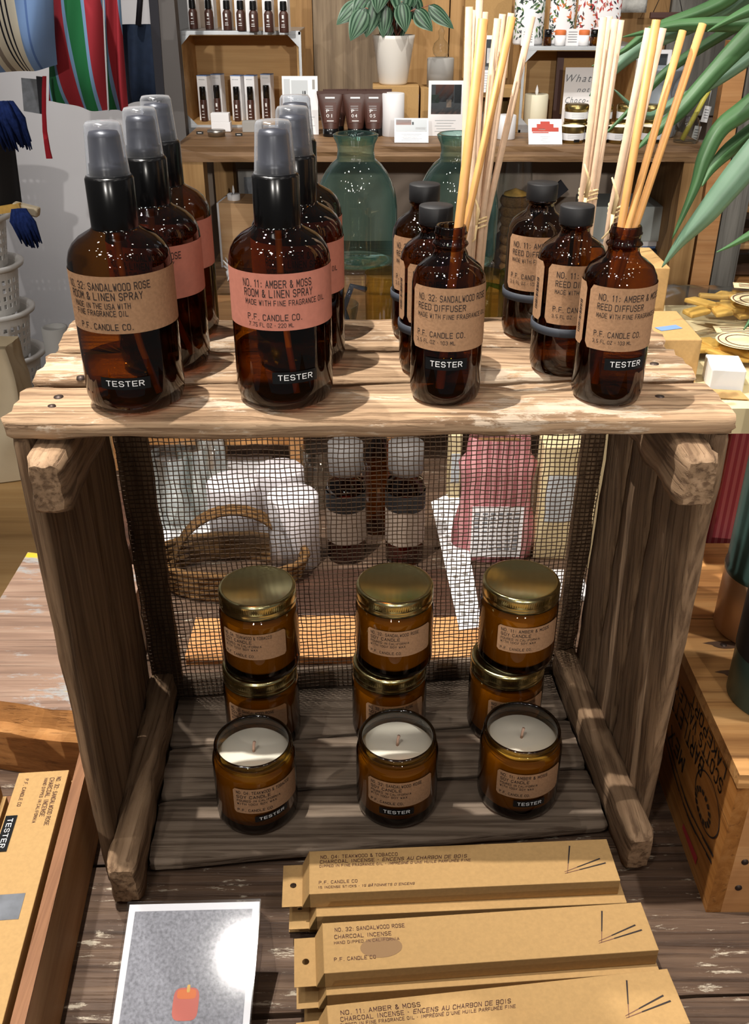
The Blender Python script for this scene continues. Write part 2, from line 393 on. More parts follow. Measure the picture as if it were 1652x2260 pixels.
SF = {'A':'00 26 40;0.7,2 3.3,2','B':'30 00 06 36 45 44 33 03;33 42 41 30','C':'45 36 16 05 01 10 30 41','D':'00 06 36 45 41 30 00','E':'40 00 06 46;03 3.4,3','F':'00 06 46;03 3.4,3',
 'G':'45 36 16 05 01 10 30 41 43 2.2,3','H':'00 06;40 46;03 43','I':'20 26','J':'01 10 30 41 46','K':'00 06;46 02.2;1.5,3.2 40','L':'06 00 40','M':'00 06 22 46 40','N':'00 06 40 46','O':'05 16 36 45 41 30 10 01 05','P':'00 06 36 45 44 33 03',
 'Q':'05 16 36 45 41 30 10 01 05;21 40','R':'00 06 36 45 44 33 03;2,3 40','S':'45 36 16 05 04 13 33 42 41 30 10 01','T':'20 26;06 46','U':'06 01 10 30 41 46','V':'06 20 46','W':'06 10 24 30 46','X':'00 46;06 40','Y':'06 23 46;23 20','Z':'06 46 00 40',
 '0':'05 16 36 45 41 30 10 01 05','1':'0.8,5 26 20','2':'05 16 36 45 44 00 40','3':'05 16 36 45 44 33 42 41 30 10 01;1.5,3 33','4':'30 36 02 42','5':'46 06 03.4 33 42 41 30 10 01','6':'36 03 01 10 30 41 42 33 03','7':'06 46 10','8':'13 04 05 16 36 45 44 33 13 02 01 10 30 41 42 33','9':'10 43 45 36 16 05 04 13 43',
 '&':'40 0.4,4.6 0.8,5.7 1.8,6 2.6,5.5 2.5,4.4 0.2,2 0.2,0.8 1,0 2.2,0 42.2','.':'1.7,0 2.3,0',':':'1.7,.6 2.3,.6;1.7,3.8 2.3,3.8','\u2022':'1.5,3 2.5,3','-':'0.8,3 3.2,3',"'":'2,4.6 2,6','%':'00 46;0.2,5 1.2,5;2.8,1 3.8,1',
 '\u00c9':'40 00 06 46;03 3.4,3;1.6,7 2.8,8','\u00c2':'00 26 40;0.7,2 3.3,2;1,6.8 2,7.8 3,6.8'}
def _pts(st):
    o = []
    for t in st.split(' '):
        if ',' in t: a, b = t.split(','); o.append((float(a), float(b)))
        else: o.append((float(t[0]), float(t[1:])))
    return o
def strokes(txt, shear=0, hw=.46):
    """narrow square-shouldered capitals drawn as strokes of even width"""
    k = ('s', txt, shear)
    if k not in _tc:
        vs = []; fs = []; x = 0
        for ch in txt:
            if ch == ' ': x += 3.6; continue
            if ch in 'I1': x -= .9
            nar = ch in ".:'\u2022"
            if nar: x -= 1.0
            for st in SF[ch].split(';'):
                P_ = _pts(st)
                for (a, b) in zip(P_, P_[1:]):
                    d = Vector((b[0]-a[0], b[1]-a[1])); l = max(d.length, 1e-6); d /= l; n_ = Vector((-d.y, d.x))*hw; e_ = d*hw*.75
                    A, B = Vector(a)-e_, Vector(b)+e_; q = len(vs); m_ = max(1, int(l/1.5))
                    for i in range(m_+1):
                        c_ = A.lerp(B, i/m_); vs += [c_-n_, c_+n_]
                    fs += [[q+2*i, q+2*i+2, q+2*i+3, q+2*i+1] for i in range(m_)]
            for i in range(strokes.n, len(vs)): vs[i] = Vector((vs[i].x+x+shear*vs[i].y, vs[i].y))
            strokes.n = len(vs); x += 6.1-(1.2 if nar else 0)-(.8 if ch in 'I1' else 0)
        strokes.n = 0; W_ = x-2.1
        _tc[k] = ([(v.x/W_, v.y/6) for v in vs], fs)
    return _tc[k]
strokes.n = 0
def text_on(mb, txt, fn, x, y, wdt, h, m, shear=0, font=False):
    """lettering: fn(u, v) maps flat label coordinates (metres) to 3-D; wdt wide, h cap height, baseline y"""
    vs, fs = glyphs(txt, shear) if font else strokes(txt, shear); mb.add([fn(x+a*wdt, y+b*h) for a, b in vs], fs, m)

plain('sign_grey', (150, 151, 157), .6, 0, .3, .3, 420)
plain('pump_grey', (40, 42, 52), .35)

plain('pillar_white', (208, 203, 207), .6)

plain('greige_label', (146, 130, 116), .8)

plain('nail_stain', (84, 58, 38), .7)
plain('label_red', (196, 104, 90), .6)
# ================================================================== SETTING
def struct(mb, name):
    o = mb.build(name); o['kind'] = 'structure'; return o
struct(MB().box((0, 1.2, -.01), (5, 6, .02), 'floor_wood'), 'floor')
struct(MB().box((-1.40, 2.45, 1.5), (1.8, .1, 3.0), 'wall_white'), 'wall_left')
struct(MB().box((1.0, 2.80, 1.5), (2.94, .1, 3.0), 'recess_grey'), 'wall_back')
ZS, ZL = 1.10, .775
struct(MB().box((-.472, 2.43, 1.5), (.05, .04, 3.0), 'post_grey'), 'trim_1')
def panel(n, x0, x1, y, m, z0=1.0, z1=2.2):
    struct(MB().box(((x0+x1)/2, y+.012, (z0+z1)/2), (x1-x0, .024, z1-z0), m), 'trim_%d' % n)
panel(2, -.42, -.157, 2.705, 'panel_wood', ZS, 2.2)
panel(3, -.155, .012, 2.70, 'weathered_panel', ZS, 2.2)
panel(4, .014, .188, 2.705, 'panel_wood', ZS, 2.2)
panel(5, .191, .74, 2.70, 'panel_wood', ZS, 2.2)
panel(6, .742, 1.6, 2.69, 'grey_wood', ZS, 2.2)
panel(7, .86, .90, 2.52, 'grey_wood', 0, 2.2)

# ================================================================== BACK SHELF
sh = empty('display_shelf', (.145, 2.42, 0), 'long rustic timber shelf unit along the back wall holding the skincare display', 'shelf')
def plank_mb(mb, L, D, T, c, m, seed=0, nl=26, rough=.004):
    """board with wavering long edges: L along X, D along Y, T along Z"""
    nc = 12; prof = []
    for k in range(nc):
        a = 2*math.pi*(k+.5)/nc; ca, sa = math.cos(a), math.sin(a)
        f = .5/max(abs(ca), abs(sa)); prof.append((ca*f, sa*f))
    vs = []; fs = []
    for i in range(nl+1):
        x = (i/nl-.5)*L
        for (a, b) in prof:
            n_ = noise.noise(Vector((x*9+seed, a*2, b*2+seed)))*rough
            vs.append((c[0]+x, c[1]+a*D+n_*(abs(a) > .4), c[2]+b*T+n_*.4*(abs(b) > .4)))
    for i in range(nl):
        for k in range(nc):
            k2 = (k+1) % nc; fs.append([i*nc+k, i*nc+k2, (i+1)*nc+k2, (i+1)*nc+k])
    fs += [list(range(nc))[::-1], [nl*nc+k for k in range(nc)]]
    return mb.add(vs, fs, m)
plank_mb(MB(), 1.15, .515, .032, (.145, 2.43, ZS-.016), 'shelf_wood', 1).build('shelf_board', sh, True)
plank_mb(MB(), 1.12, .50, .03, (.145, 2.44, ZL-.015), 'shelf_wood', 3).build('lower_board', sh, True)
plank_mb(MB(), 1.10, .03, .07, (.145, 2.215, ZL-.08), 'shelf_wood', 5).build('apron_board', sh, True)
for x in (-.398, .698):
    for y in (2.20, 2.655):
        MB().box((x, y, (ZS-.032)/2), (.05, .05, ZS-.032), 'panel_wood').build('leg', sh, True)
MB().box((.688, 2.43, .94), (.006, .40, .29), 'panel_wood').build('end_panel', sh, True)

def base(px, py, z=ZS): return at_z(px, py, z)
def top_z(px, py, y): return at_y(px, py, y).z
def shelf_box(name, l, r_, t, b, dep, m, label, cat, group=None, z=ZS, mb=None, bev=.001, rz=0):
    p = base((l+r_)/2, b, z); w_ = (r_-l)*mpp(p); h = top_z((l+r_)/2, t, p.y)-z
    mb = mb or MB(); mb.box((0, dep/2, h/2), (w_, dep, h), m, bev=bev)
    o = mb.build(name, None, label=label, cat=cat, group=group); o.location = p; o.rotation_euler.z = rz
    return o, p, w_, h

# --- zinc-edged wooden display boxes -------------------------------------------------
def display_box(pxl, pxr, pyb, top_px, label, y_in):
    p = base(pxl, pyb); q = base(pxr, pyb); W = q.x-p.x; H = top_z(pxl, top_px, p.y)-ZS; D = .19
    e = empty('display_box', ((p.x+q.x)/2, p.y, ZS), label, 'display box'); T = .008
    b = MB()
    b.box((0, D/2, T/2), (W, D, T), 'ply'); b.box((0, D/2, H-T/2), (W, D, T), 'ply')
    for s_ in (-1, 1): b.box((s_*(W/2-T/2), D/2, H/2), (T, D, H-2*T), 'ply')
    b.box((0, D-T/2, H/2), (W-2*T, T, H-2*T), 'ply'); b.build('box_body', e)
    f = MB(); t2 = .006
    f.box((0, -.002, t2/2), (W+.004, .004, t2), 'galvanised'); f.box((0, -.002, H-t2/2), (W+.004, .004, t2), 'galvanised')
    for s_ in (-1, 1): f.box((s_*W/2, -.002, H/2), (t2, .004, H), 'galvanised')
    f.box((0, D/2, H+.001), (W, D, .002), 'galvanised')
    for sx in (-1, 1):
        for (z, sz) in ((t2, 1), (H-t2, -1)):
            x = sx*(W/2-t2/2); f.prism([(x, z), (x-sx*.026, z), (x, z+sz*.026)], -.003, -.001, 'galvanised')
    f.build('metal_edging', e)
    return e, H+.002
boxA, HA = display_box(410, 668, 281, 70, 'wooden display box with zinc corners under the row of dropper bottles', 2.5)
boxB, HB = display_box(1144, 1392, 292, 104, 'wooden display box with zinc edges under the floral soap bottles', 2.5)
ZA, ZB = ZS+HA, ZS+HB

# --- small dark bottles with their white cartons ------------------------------------
def dropper():
    e = empty('dropper_bottle', (0, 0, 0), 'x', 'bottle')
    b = MB(); b.lathe([(0, 0), (.0098, 0), (.0102, .002), (.0102, .036), (.008, .041), (.006, .043), (.006, .046)], 'tube_brown', seg=20)
    for i, (w_, z, h) in enumerate([(.004, .028, .007), (.005, .022, .002), (.007, .015, .0012), (.008, .011, .0012)]):
        b.box((-.001, -.0103, z+h/2), (w_, .0006, h), 'white_ink')
    b.build('glass_body', e)
    MB().lathe([(0, .062), (.0065, .062), (.0075, .060), (.0078, .045), (.0082, .044), (0, .044)], 'black_plastic', seg=20).build('cap', e)
    return e
def carton(h, wd=.022, dp=.022, tip=None):
    b = MB(); b.box((0, dp/2, h/2), (wd, dp, h), 'white_paper', bev=.0006)
    b.box((0, -.0004, h*.93), (wd*.6, .0006, .0012), 'grey_print')
    if tip: b.box((0, dp/2, h+.0008), (wd, dp, .0016), tip)
    return b
proto = None; c0 = None
ordn = ['first', 'second', 'third', 'fourth', 'fifth', 'sixth', 'seventh']
for i, (bx, by, cx) in enumerate([(428, 64, 445), (463, 65, 481), (503, 67, 502+12), (533, 68, 533+10), (561, 70, 566), (594, 71, 601), (627, 72, 634)]):
    p = at_z(bx, by, ZA+.0002); lab = '%s small brown dropper bottle from the left on top of the zinc-edged box' % ordn[i]
    if proto is None: proto = dropper(); proto.location = p; proto['label'] = lab; proto['group'] = 'dropper bottles on the box'
    else: dup(proto, p, lab)
    q = at_z(cx, by-6, ZA+.0002); o = c0.copy() if c0 else carton(.085).build('bottle_carton'); 
    if c0: col.objects.link(o)
    c0 = o; o.location = (q.x, p.y+.014, ZA+.0002); o.rotation_euler.z = -.2
    tag(o, 'white paper carton behind the %s dropper bottle on the zinc-edged box' % ordn[i], 'carton', 'white cartons on the box')
def rollon():
    e = empty('roll_on_bottle', (0, 0, 0), 'x', 'bottle')
    b = MB(); b.lathe([(0, 0), (.0078, 0), (.008, .002), (.008, .046), (.007, .05)], 'tube_brown', seg=18)
    for i, (w_, z, h) in enumerate([(.004, .030, .008), (.005, .023, .0014), (.006, .016, .0012), (.007, .009, .0012)]):
        b.box((-.001, -.0082, z+h/2), (w_, .0006, h), 'white_ink')
    b.build('glass_body', e)
    MB().lathe([(0, .078), (.0068, .078), (.0072, .076), (.0074, .049), (0, .049)], 'black_plastic', seg=18).build('cap', e)
    return e
proto = None; c1 = None; zf = ZS+.0082
for i, (bx, by, cx) in enumerate([(452, 275, 447), (482, 262, 484), (525, 276, 524), (555, 276, 553), (590, 270, 594)]):
    p = at_z(bx, by, zf); p.y = 2.515 if by > 270 else 2.55; p.x = (bx-826)*mpp(p); lab = '%s roll-on bottle from the left inside the zinc-cornered wooden box' % ordn[i]
    if proto is None: proto = rollon(); proto.location = p; proto['label'] = lab; proto['group'] = 'roll-on bottles in the box'
    else: dup(proto, p, lab)
    o = c1.copy() if c1 else carton(.10, .026, .026, 'label_blue').build('bottle_carton')
    if c1: col.objects.link(o)
    c1 = o; o.location = (p.x-.002, p.y+.013, zf); o.rotation_euler.z = -.25
    tag(o, 'blue-topped white carton behind the %s roll-on bottle in the wooden box' % ordn[i], 'carton', 'blue-topped cartons in the box')

# --- things on the front left of the shelf -------------------------------------------
shelf_box('soap_box', 467, 509, 270, 291, .028, 'white_paper', 'lower of two small white boxes stacked before the wooden display box', 'box')
o, p, w_, h = shelf_box('soap_box', 467, 507, 271, 291, .026, 'white_paper', 'upper of two small white boxes stacked before the wooden display box', 'box')
o.location.z += h+.0005
shelf_box('soap_box', 535, 578, 268, 292, .028, 'grey_ceramic', 'small grey box beside the white boxes on the back shelf', 'box')
p = base(478, 300); b = MB(); b.lathe([(0, 0), (.0195, 0), (.0195, .006), (.0205, .0065), (.0205, .0125), (.019, .0135), (0, .0135)], 'tin_silver', seg=32)
solo(b, 'balm_tin', 'flat round silver balm tin on the back shelf near the white boxes', 'tin').location = p
for x, y, t in ((441, 296, 'small black name tag left of the round silver tin'), (527, 300, 'small black name tag below the grey box on the back shelf')):
    b = MB(); b.box((0, 0, .003), (.016, .003, .006), 'tape_black'); b.box((0, -.0018, .003), (.009, .0006, .0014), 'white_ink')
    solo(b, 'name_tag', t, 'tag').location = base(x, y)
def leaflet(name, l, r_, t, b_, tilt, label, art, thick=.004, z=ZS, stand=True):
    p = base((l+r_)/2, b_, z); w_ = (r_-l)*mpp(p); ca = math.cos(tilt); sa = math.sin(tilt)
    # height so that the top edge shows at row t
    lo, hi = .01, .5
    for _ in range(40):
        m_ = (lo+hi)/2; q = p+Vector((0, m_*sa, m_*ca)); v = q-CAM
        u = (v.y*math.sin(PITCH)+v.z*math.cos(PITCH))/(v.y*math.cos(PITCH)-v.z*math.sin(PITCH))
        if 1130-FPX*u > t: lo = m_
        else: hi = m_
    h = lo; e = empty(name, p, label, 'card')
    def fn(u, v, d=0): return Vector((u, v*sa+thick/2-d*ca, v*ca+d*sa))
    mb = MB(); c8 = [fn(u, v, d) for d in (thick/2, -thick/2) for u, v in ((-w_/2, 0), (w_/2, 0), (w_/2, h), (-w_/2, h))]
    mb.hexa([c8[0], c8[1], c8[2], c8[3], c8[4], c8[5], c8[6], c8[7]], 'white_paper'); mb.build('card_sheet', e)
    pr = MB()
    for (u0, v0, u1, v1, m) in art:
        d0 = thick/2+.0004
        pr.add([fn((u0-.5)*w_, v0*h, d0), fn((u1-.5)*w_, v0*h, d0), fn((u1-.5)*w_, v1*h, d0), fn((u0-.5)*w_, v1*h, d0)], [[0, 1, 2, 3]], m)
    pr.build('printed_picture', e)
    if stand: MB().box((0, h*sa*.5+.014, h*.18), (w_*.4, .003, h*.36), 'acrylic', rx=-.3).build('easel_back', e)
    return e
def lines(v0, n, dv, u0=.2, u1=.8):
    return [(u0+.05*(k % 2), v0-k*dv, u1-.06*(k % 3), v0-k*dv+.012, 'grey_print') for k in range(n)]
leaflet('folded_leaflet', 626, 703, 168, 297, .08, 'tall white leaflet with a pale room photo beside the brown tubes', [(.05, .45, .22, .95, 'grey_print'), (.26, .5, .72, .93, 'grey_print'), (.85, .78, .92, .94, 'grey_ceramic'), (.56, .66, .60, .75, 'photo_dark'), (.62, .66, .66, .75, 'photo_dark'), (.30, .45, .80, .5, 'grey_print')]+lines(.3, 5, .05, .6, .9))

# --- brown tubes ----------------------------------------------------------------------
def tube_mesh(num):
    e = empty('hand_cream_tube', (0, 0, 0), 'x', 'tube'); H0, H1 = .022, .112
    def fn(u, v):
        a = 2*math.pi*u; rx = .0165+(.0275-.0165)*v; ry = .0165*(1-v)+.0012*v; return Vector((rx*math.sin(a), -ry*math.cos(a), H0+(H1-H0)*v))
    b = MB(); b.grid(fn, 28, 8, 'tube_brown'); b.box((0, 0, .115), (.055, .0022, .008), 'tube_brown')
    def on(u, v):
        k = max(0, min(1, (v-H0)/(H1-H0))); ry = .0165*(1-k)+.0012*k; rx = .0165+.011*k
        return Vector((u, -ry*math.sqrt(max(0, 1-(u/rx)**2))-.0005, v))
    b.grid(lambda u, v: on((u-.5)*.026, .038+.052*v)+Vector((0, -.0001, 0)), 8, 6, 'mahogany')
    for k in range(3): b.grid(lambda u, v: on((u-.55)*.016-.001, .080-.005*k+.0009*v)+Vector((0, -.0004, 0)), 4, 1, 'grey_print')
    b.grid(lambda u, v: on((u-.5)*.02, .100+.004*v)+Vector((0, -.0004, 0)), 4, 1, 'white_ink')
    b.build('tube_body', e)
    t = MB(); sh_ = lambda u, v: on(u, v)+Vector((0, -.0006, 0))
    text_on(t, 'P', sh_, -.008, .064, .006, .009, 'white_ink', font=True); text_on(t, num, sh_, -.008, .052, .012, .009, 'white_ink', font=True)
    t.grid(lambda u, v: sh_((u-.5)*.014, .042+.002*v), 4, 1, 'white_ink'); t.build('lettering', e)
    MB().lathe([(0, 0), (.0158, 0), (.0165, .002), (.0165, .021), (.015, .022), (0, .022)], 'black_plastic', seg=28).build('cap', e)
    return e
for num, bx in (('01', 729), ('04', 784), ('05', 824)):
    p = base(bx, 303)
    a = tube_mesh(num); put(a, (p.x, p.y+.016, ZS), 0); a['label'] = 'brown hand cream tube printed P %s in the front row on the back shelf' % num
    a['group'] = 'brown tubes'; a.scale.z = .80; a.scale.x = 1.08
    d = dup(a, (p.x+.012, p.y+.058, ZS), 'brown tube standing directly behind the one printed P %s' % num, .15)

# --- potted plant ----------------------------------------------------------------------
shelf_box('kraft_carton', 822, 922, 190, 293, .09, 'kraft_box', 'square kraft carton under the white plant pot', 'carton')
pk = base(870, 293); zk = top_z(870, 190, pk.y)
pot = empty('potted_plant', (at_y(867, 196, pk.y+.045).x, pk.y+.045, zk), 'bushy striped-leaf plant in a white pot on a kraft carton', 'plant')
b = MB(); b.lathe([(0, .002), (.030, 0), (.033, .004), (.0475, .095), (.049, .103), (.0455, .103), (.044, .094), (0, .094)], 'pot_white', seg=48); b.build('flower_pot', pot)
MB().lathe([(0, .098), (.044, .095)], 'soil', seg=24).build('soil', pot)
def pep_leaf(L, Wd, seed):
    b = MB(); nu, nv = 10, 10
    def fn(u, v):
        wv = math.sin(math.pi*min(1, v**.75))**.8*(1-.25*v); x = (u-.5)*Wd*wv*1.25
        z = -.22*L*v*v - .9*x*x/Wd + .004*math.cos(u*10*math.pi)*wv*.4
        return Vector((x, v*L, z))
    b.grid(fn, nu, nv, lambda i, j: 'leaf_dark' if i % 2 == 0 or j == 0 else 'leaf_pale'); return b
PL = [(792, 45, 42, 58, 150), (818, 30, 45, 62, 165), (848, 38, 34, 52, 175), (878, 48, 40, 56, 185), (838, -14, 40, 50, 170), (888, -10, 50, 56, 180), (914, 12, 38, 54, 205), (770, 22, 34, 52, 130), (932, 38, 34, 46, 225), (968, 30, 30, 58, 235), (852, 65, 28, 36, 165), (800, 2, 40, 50, 140), (905, -28, 44, 52, 195), (868, -38, 50, 56, 185), (822, -42, 46, 56, 160), (860, 10, 44, 52, 178), (890, 30, 36, 48, 190)]
for i, (lx, ly, lw, ll, ang) in enumerate(PL):
    y = pk.y+.045-.06+.02*(i % 4)-.015*(i % 3); c = at_y(lx, ly, y); k = mpp(c)
    b = pep_leaf(ll*k*1.25, lw*k, i); a = R(ang)
    d = Vector((math.sin(a)*-1, -.25, math.cos(a))).normalized(); nrm = Vector((0, -1, .45)); nrm = (nrm-d*nrm.dot(d)).normalized(); xa = d.cross(nrm)
    mt = Matrix((xa, d, nrm)).transposed(); st = c-d*ll*k*.5
    lf = MB(); b.v = [mt @ v+st for v in b.v]; o = b.build('leaf', pot, True)
    s0 = Vector(pot.location)+Vector((0.012*math.sin(i*2.4), .012*math.cos(i*2.4), .096)); mid = (s0+st)/2+Vector((0, 0, .02))
    MB().tube([s0, mid, st], .0012, 'stem_red', 5).build('stem', pot, True)

# --- white pots, cartons, cards in the middle -------------------------------------------
p = base(866, 296); b = MB(); b.lathe([(0, 0), (.024, 0), (.0255, .002), (.0255, top_z(866, 202, p.y)-ZS-.001), (.024, top_z(866, 202, p.y)-ZS), (0, top_z(866, 202, p.y)-ZS)], 'white_paint', seg=40)
solo(b, 'white_canister', 'tall white cylinder in front of the kraft carton under the plant', 'canister').location = (p.x, p.y-.029, ZS)
o, p, w_, h = shelf_box('skincare_box', 898, 924, 211, 268, .022, 'white_paper', 'slim white printed carton right of the tall white cylinder', 'carton')
o.location.y += .004
leaflet('tilted_card', 870, 945, 262, 316, .62, 'white card with a hands photo leaning low on the shelf edge', [(.04, .45, .96, .95, 'grey_print'), (.05, .72, .5, .94, 'photo_pink'), (.62, .5, .92, .62, 'photo_pink'), (.52, .72, .57, .84, 'photo_dark')]+lines(.33, 5, .06))
# kraft riser made of open cartons
pr_ = base(1040, 292); zr = top_z(1040, 196, pr_.y)
e = empty('kraft_riser', (at_y(1035, 290, pr_.y).x, pr_.y, ZS), 'open kraft card riser under the grey cylinder and photo card', 'riser')
W = (1142-925)*mpp(pr_); H = zr-ZS; D = .10
MB().box((0, D/2, H-.009), (W, D, .018), 'kraft_box').build('riser_top', e)
for s_ in (-1, 1): MB().box((s_*(W/2-.009), D/2, (H-.018)/2), (.018, D, H-.018), 'kraft_box').build('riser_side', e)
MB().box((0, D-.003, (H-.018)/2), (W-.036, .004, H-.018), 'kraft_inside').build('riser_back', e)
px_ = at_y(970, 196, pr_.y+.045)
cyl = empty('aroma_diffuser', (px_.x, pr_.y+.045, zr), 'grey cylinder diffuser topped by a clear glass bulb', 'diffuser')
h0 = .062; MB().lathe([(0, 0), (.031, 0), (.031, h0-.002), (.029, h0), (0, h0)], 'grey_ceramic', seg=40).build('diffuser_base', cyl)
MB().lathe([(.010, h0), (.0175, h0+.008), (.0195, h0+.018), (.016, h0+.030), (.007, h0+.038), (.005, h0+.044), (.0075, h0+.050), (.0075, h0+.055), (.004, h0+.060), (.0015, h0+.068), (0, h0+.069)], 'clear_glass', seg=28).build('glass_bulb', cyl)
leaflet('photo_card', 943, 1019, 178, 300, .05, 'tall white card showing a brown room photo and mug before the kraft riser', [(.08, .40, .94, .93, 'photo_dark'), (.2, .62, .72, .93, 'photo_brown'), (.08, .40, .94, .58, 'photo_pink'), (.52, .52, .66, .66, 'recess_grey'), (.74, .6, .94, .93, 'photo_dark'), (.08, .6, .3, .75, 'leaf_dark')]+lines(.28, 5, .05))
leaflet('price_card', 1034, 1096, 78, 204, .05, 'white card with a black and white photo standing on the kraft riser', [(.36, .46, .94, .93, 'photo_dark'), (.04, .46, .34, .93, 'grey_print'), (.58, .52, .76, .78, 'white_paper'), (.02, .40, .98, .46, 'photo_grey')]+lines(.34, 7, .045, .1, .9), z=zr)
for i, (x, y, t, r_, m, nm, lab) in enumerate([(1112, 303, 250, .020, 'white_paint', 'white_cup', 'white cylinder cup half hidden behind the left reeds'), (1062, 300, 246, .020, 'photo_dark', 'dark_candle', 'dark candle glass behind the left reeds')]):
    p = base(x, y); h = top_z(x, t, p.y)-ZS; b = MB(); b.lathe([(0, 0), (r_, 0), (r_+.001, .002), (r_+.001, h-.001), (r_-.001, h), (0, h-.001)], m, seg=32)
    solo(b, nm, lab, 'candle').location = (p.x, p.y-.024, ZS)
o, p, w_, h = shelf_box('kraft_block', 1040, 1112, 226, 262, .05, 'kraft_box', 'kraft block stored under the riser behind the reeds', 'carton')
o.location.y = pr_.y+.03; o.location.z = ZS+.0005; o.scale.z = .6

# --- inside the right display box ---------------------------------------------------------
p = base(1178, 286); yb = boxB.location.y
cz = ZS+.0082; ivory = empty('pillar_candle', (at_y(1178, 280, yb+.05).x, yb+.05, cz), 'ivory pillar candle with a flame-shaped tip in the zinc-edged box', 'candle')
h = top_z(1178, 207, yb+.05)-cz
MB().lathe([(0, 0), (.027, 0), (.028, .002), (.028, h-.002), (.026, h), (.012, h-.004), (0, h-.005)], 'candle_ivory', seg=40).build('wax_body', ivory)
MB().lathe([(0, h-.005), (.003, h-.001), (.0042, h+.005), (.0025, h+.013), (0, h+.02)], 'white_paper', seg=14).build('flame_tip', ivory)
fr_ = empty('picture_frame', (at_y(1264, 285, yb+.13).x, yb+.13, cz), 'dark brown picture frame leaning in the zinc-edged box', 'frame')
k = mpp(fr_.location); W = 98*k; H = .158
m_ = MB()
for (x, z, a, c) in ((0, H-.008, W, .016), (0, .008, W, .016), (-W/2+.008, H/2, .016, H-.032), (W/2-.008, H/2, .016, H-.032)): m_.box((x, 0, z), (a, .014, c), 'mahogany')
m_.build('frame_moulding', fr_); MB().box((0, .003, H/2), (W-.03, .004, H-.03), 'kraft_box').build('mount_board', fr_)
sc_ = empty('script_card', (at_y(1270, 285, yb+.07).x, yb+.07, cz), 'white card with grey handwriting in front of the brown frame', 'card')
W = .075; H = .125; MB().box((0, 0, H/2), (W, .002, H), 'white_paper').build('card_sheet', sc_)
t = MB()
for s_, x, z, w_, h_ in (('What', -.034, .094, .06, .017), ('not', -.006, .072, .03, .012), ('Choco-', -.032, .048, .055, .014), ('lat', .006, .026, .026, .013)):
    text_on(t, s_, lambda u, v: Vector((u, -.0014, v)), x, z, w_, h_, 'photo_grey', .35, True)
t.build('handwriting', sc_)

# --- candle tins ---------------------------------------------------------------------------
def tin(open_):
    e = empty('candle_tin', (0, 0, 0), 'x', 'tin'); r_ = .0255; h = .034
    MB().lathe([(0, 0), (r_-.001, 0), (r_, .001), (r_, h)], 'tin_gold', seg=32).build('tin_body', e)
    t = MB(); t.lathe([(r_+.0003, .007), (r_+.0003, .021)], 'white_paper', seg=32)
    for k in range(3): t.grid(lambda u, v: Vector(((r_+.0006)*math.sin((u-.5)*1.1), -(r_+.0006)*math.cos((u-.5)*1.1), .0175-.0035*k+.001*v)), 6, 1, 'grey_print')
    if open_: t.grid(lambda u, v: Vector(((r_+.001)*math.sin(.25+(u-.5)*.5), -(r_+.001)*math.cos(.25+(u-.5)*.5), .003+.006*v)), 4, 1, 'tape_black')
    t.build('paper_label', e)
    if open_: MB().lathe([(r_, h), (r_-.001, h), (r_-.001, h-.006), (0, h-.006)], 'wax', seg=32).build('wax', e)
    else: MB().lathe([(r_+.0006, h-.010), (r_+.001, h-.009), (r_+.001, h), (r_-.001, h+.002), (0, h+.002)], 'tin_gold', seg=32).build('tin_lid', e)
    return e
ot = tin(True); ct = tin(False); f1 = f2 = True; pos4 = ['leftmost', 'second', 'third', 'rightmost']
for i, x in enumerate((1265, 1318, 1369, 1441)):
    p = base(x, 318); l_ = '%s of the four open candle tins in front on the back shelf' % pos4[i]
    if f1: ot.location = (p.x, p.y+.026, ZS); ot['label'] = l_; ot['group'] = 'open candle tins'; f1 = False
    else: dup(ot, (p.x, p.y+.026, ZS), l_)
for lv in (0, 1):
    for i, x in enumerate((1249, 1300, 1358, 1405)):
        q = (at_z(x, 292, ZS).x, base(1300, 318).y+.082, ZS+lv*.0362); l_ = '%s lidded gold candle tin in the %s row behind the open tins' % (pos4[i], ('lower', 'upper')[lv])
        if f2: ct.location = q; ct['label'] = l_; ct['group'] = 'lidded candle tins'; f2 = False
        else: dup(ct, q, l_)
leaflet('tilted_card', 1166, 1240, 264, 320, .62, 'white card with a red cups photo leaning before the candle tins', [(.1, .5, .9, .66, 'photo_red'), (.25, .66, .75, .80, 'photo_red'), (.36, .80, .64, .9, 'photo_red'), (.12, .44, .6, .48, 'photo_red'), (.3, .56, .5, .62, 'photo_pink')]+lines(.3, 4, .07, .35, .65))

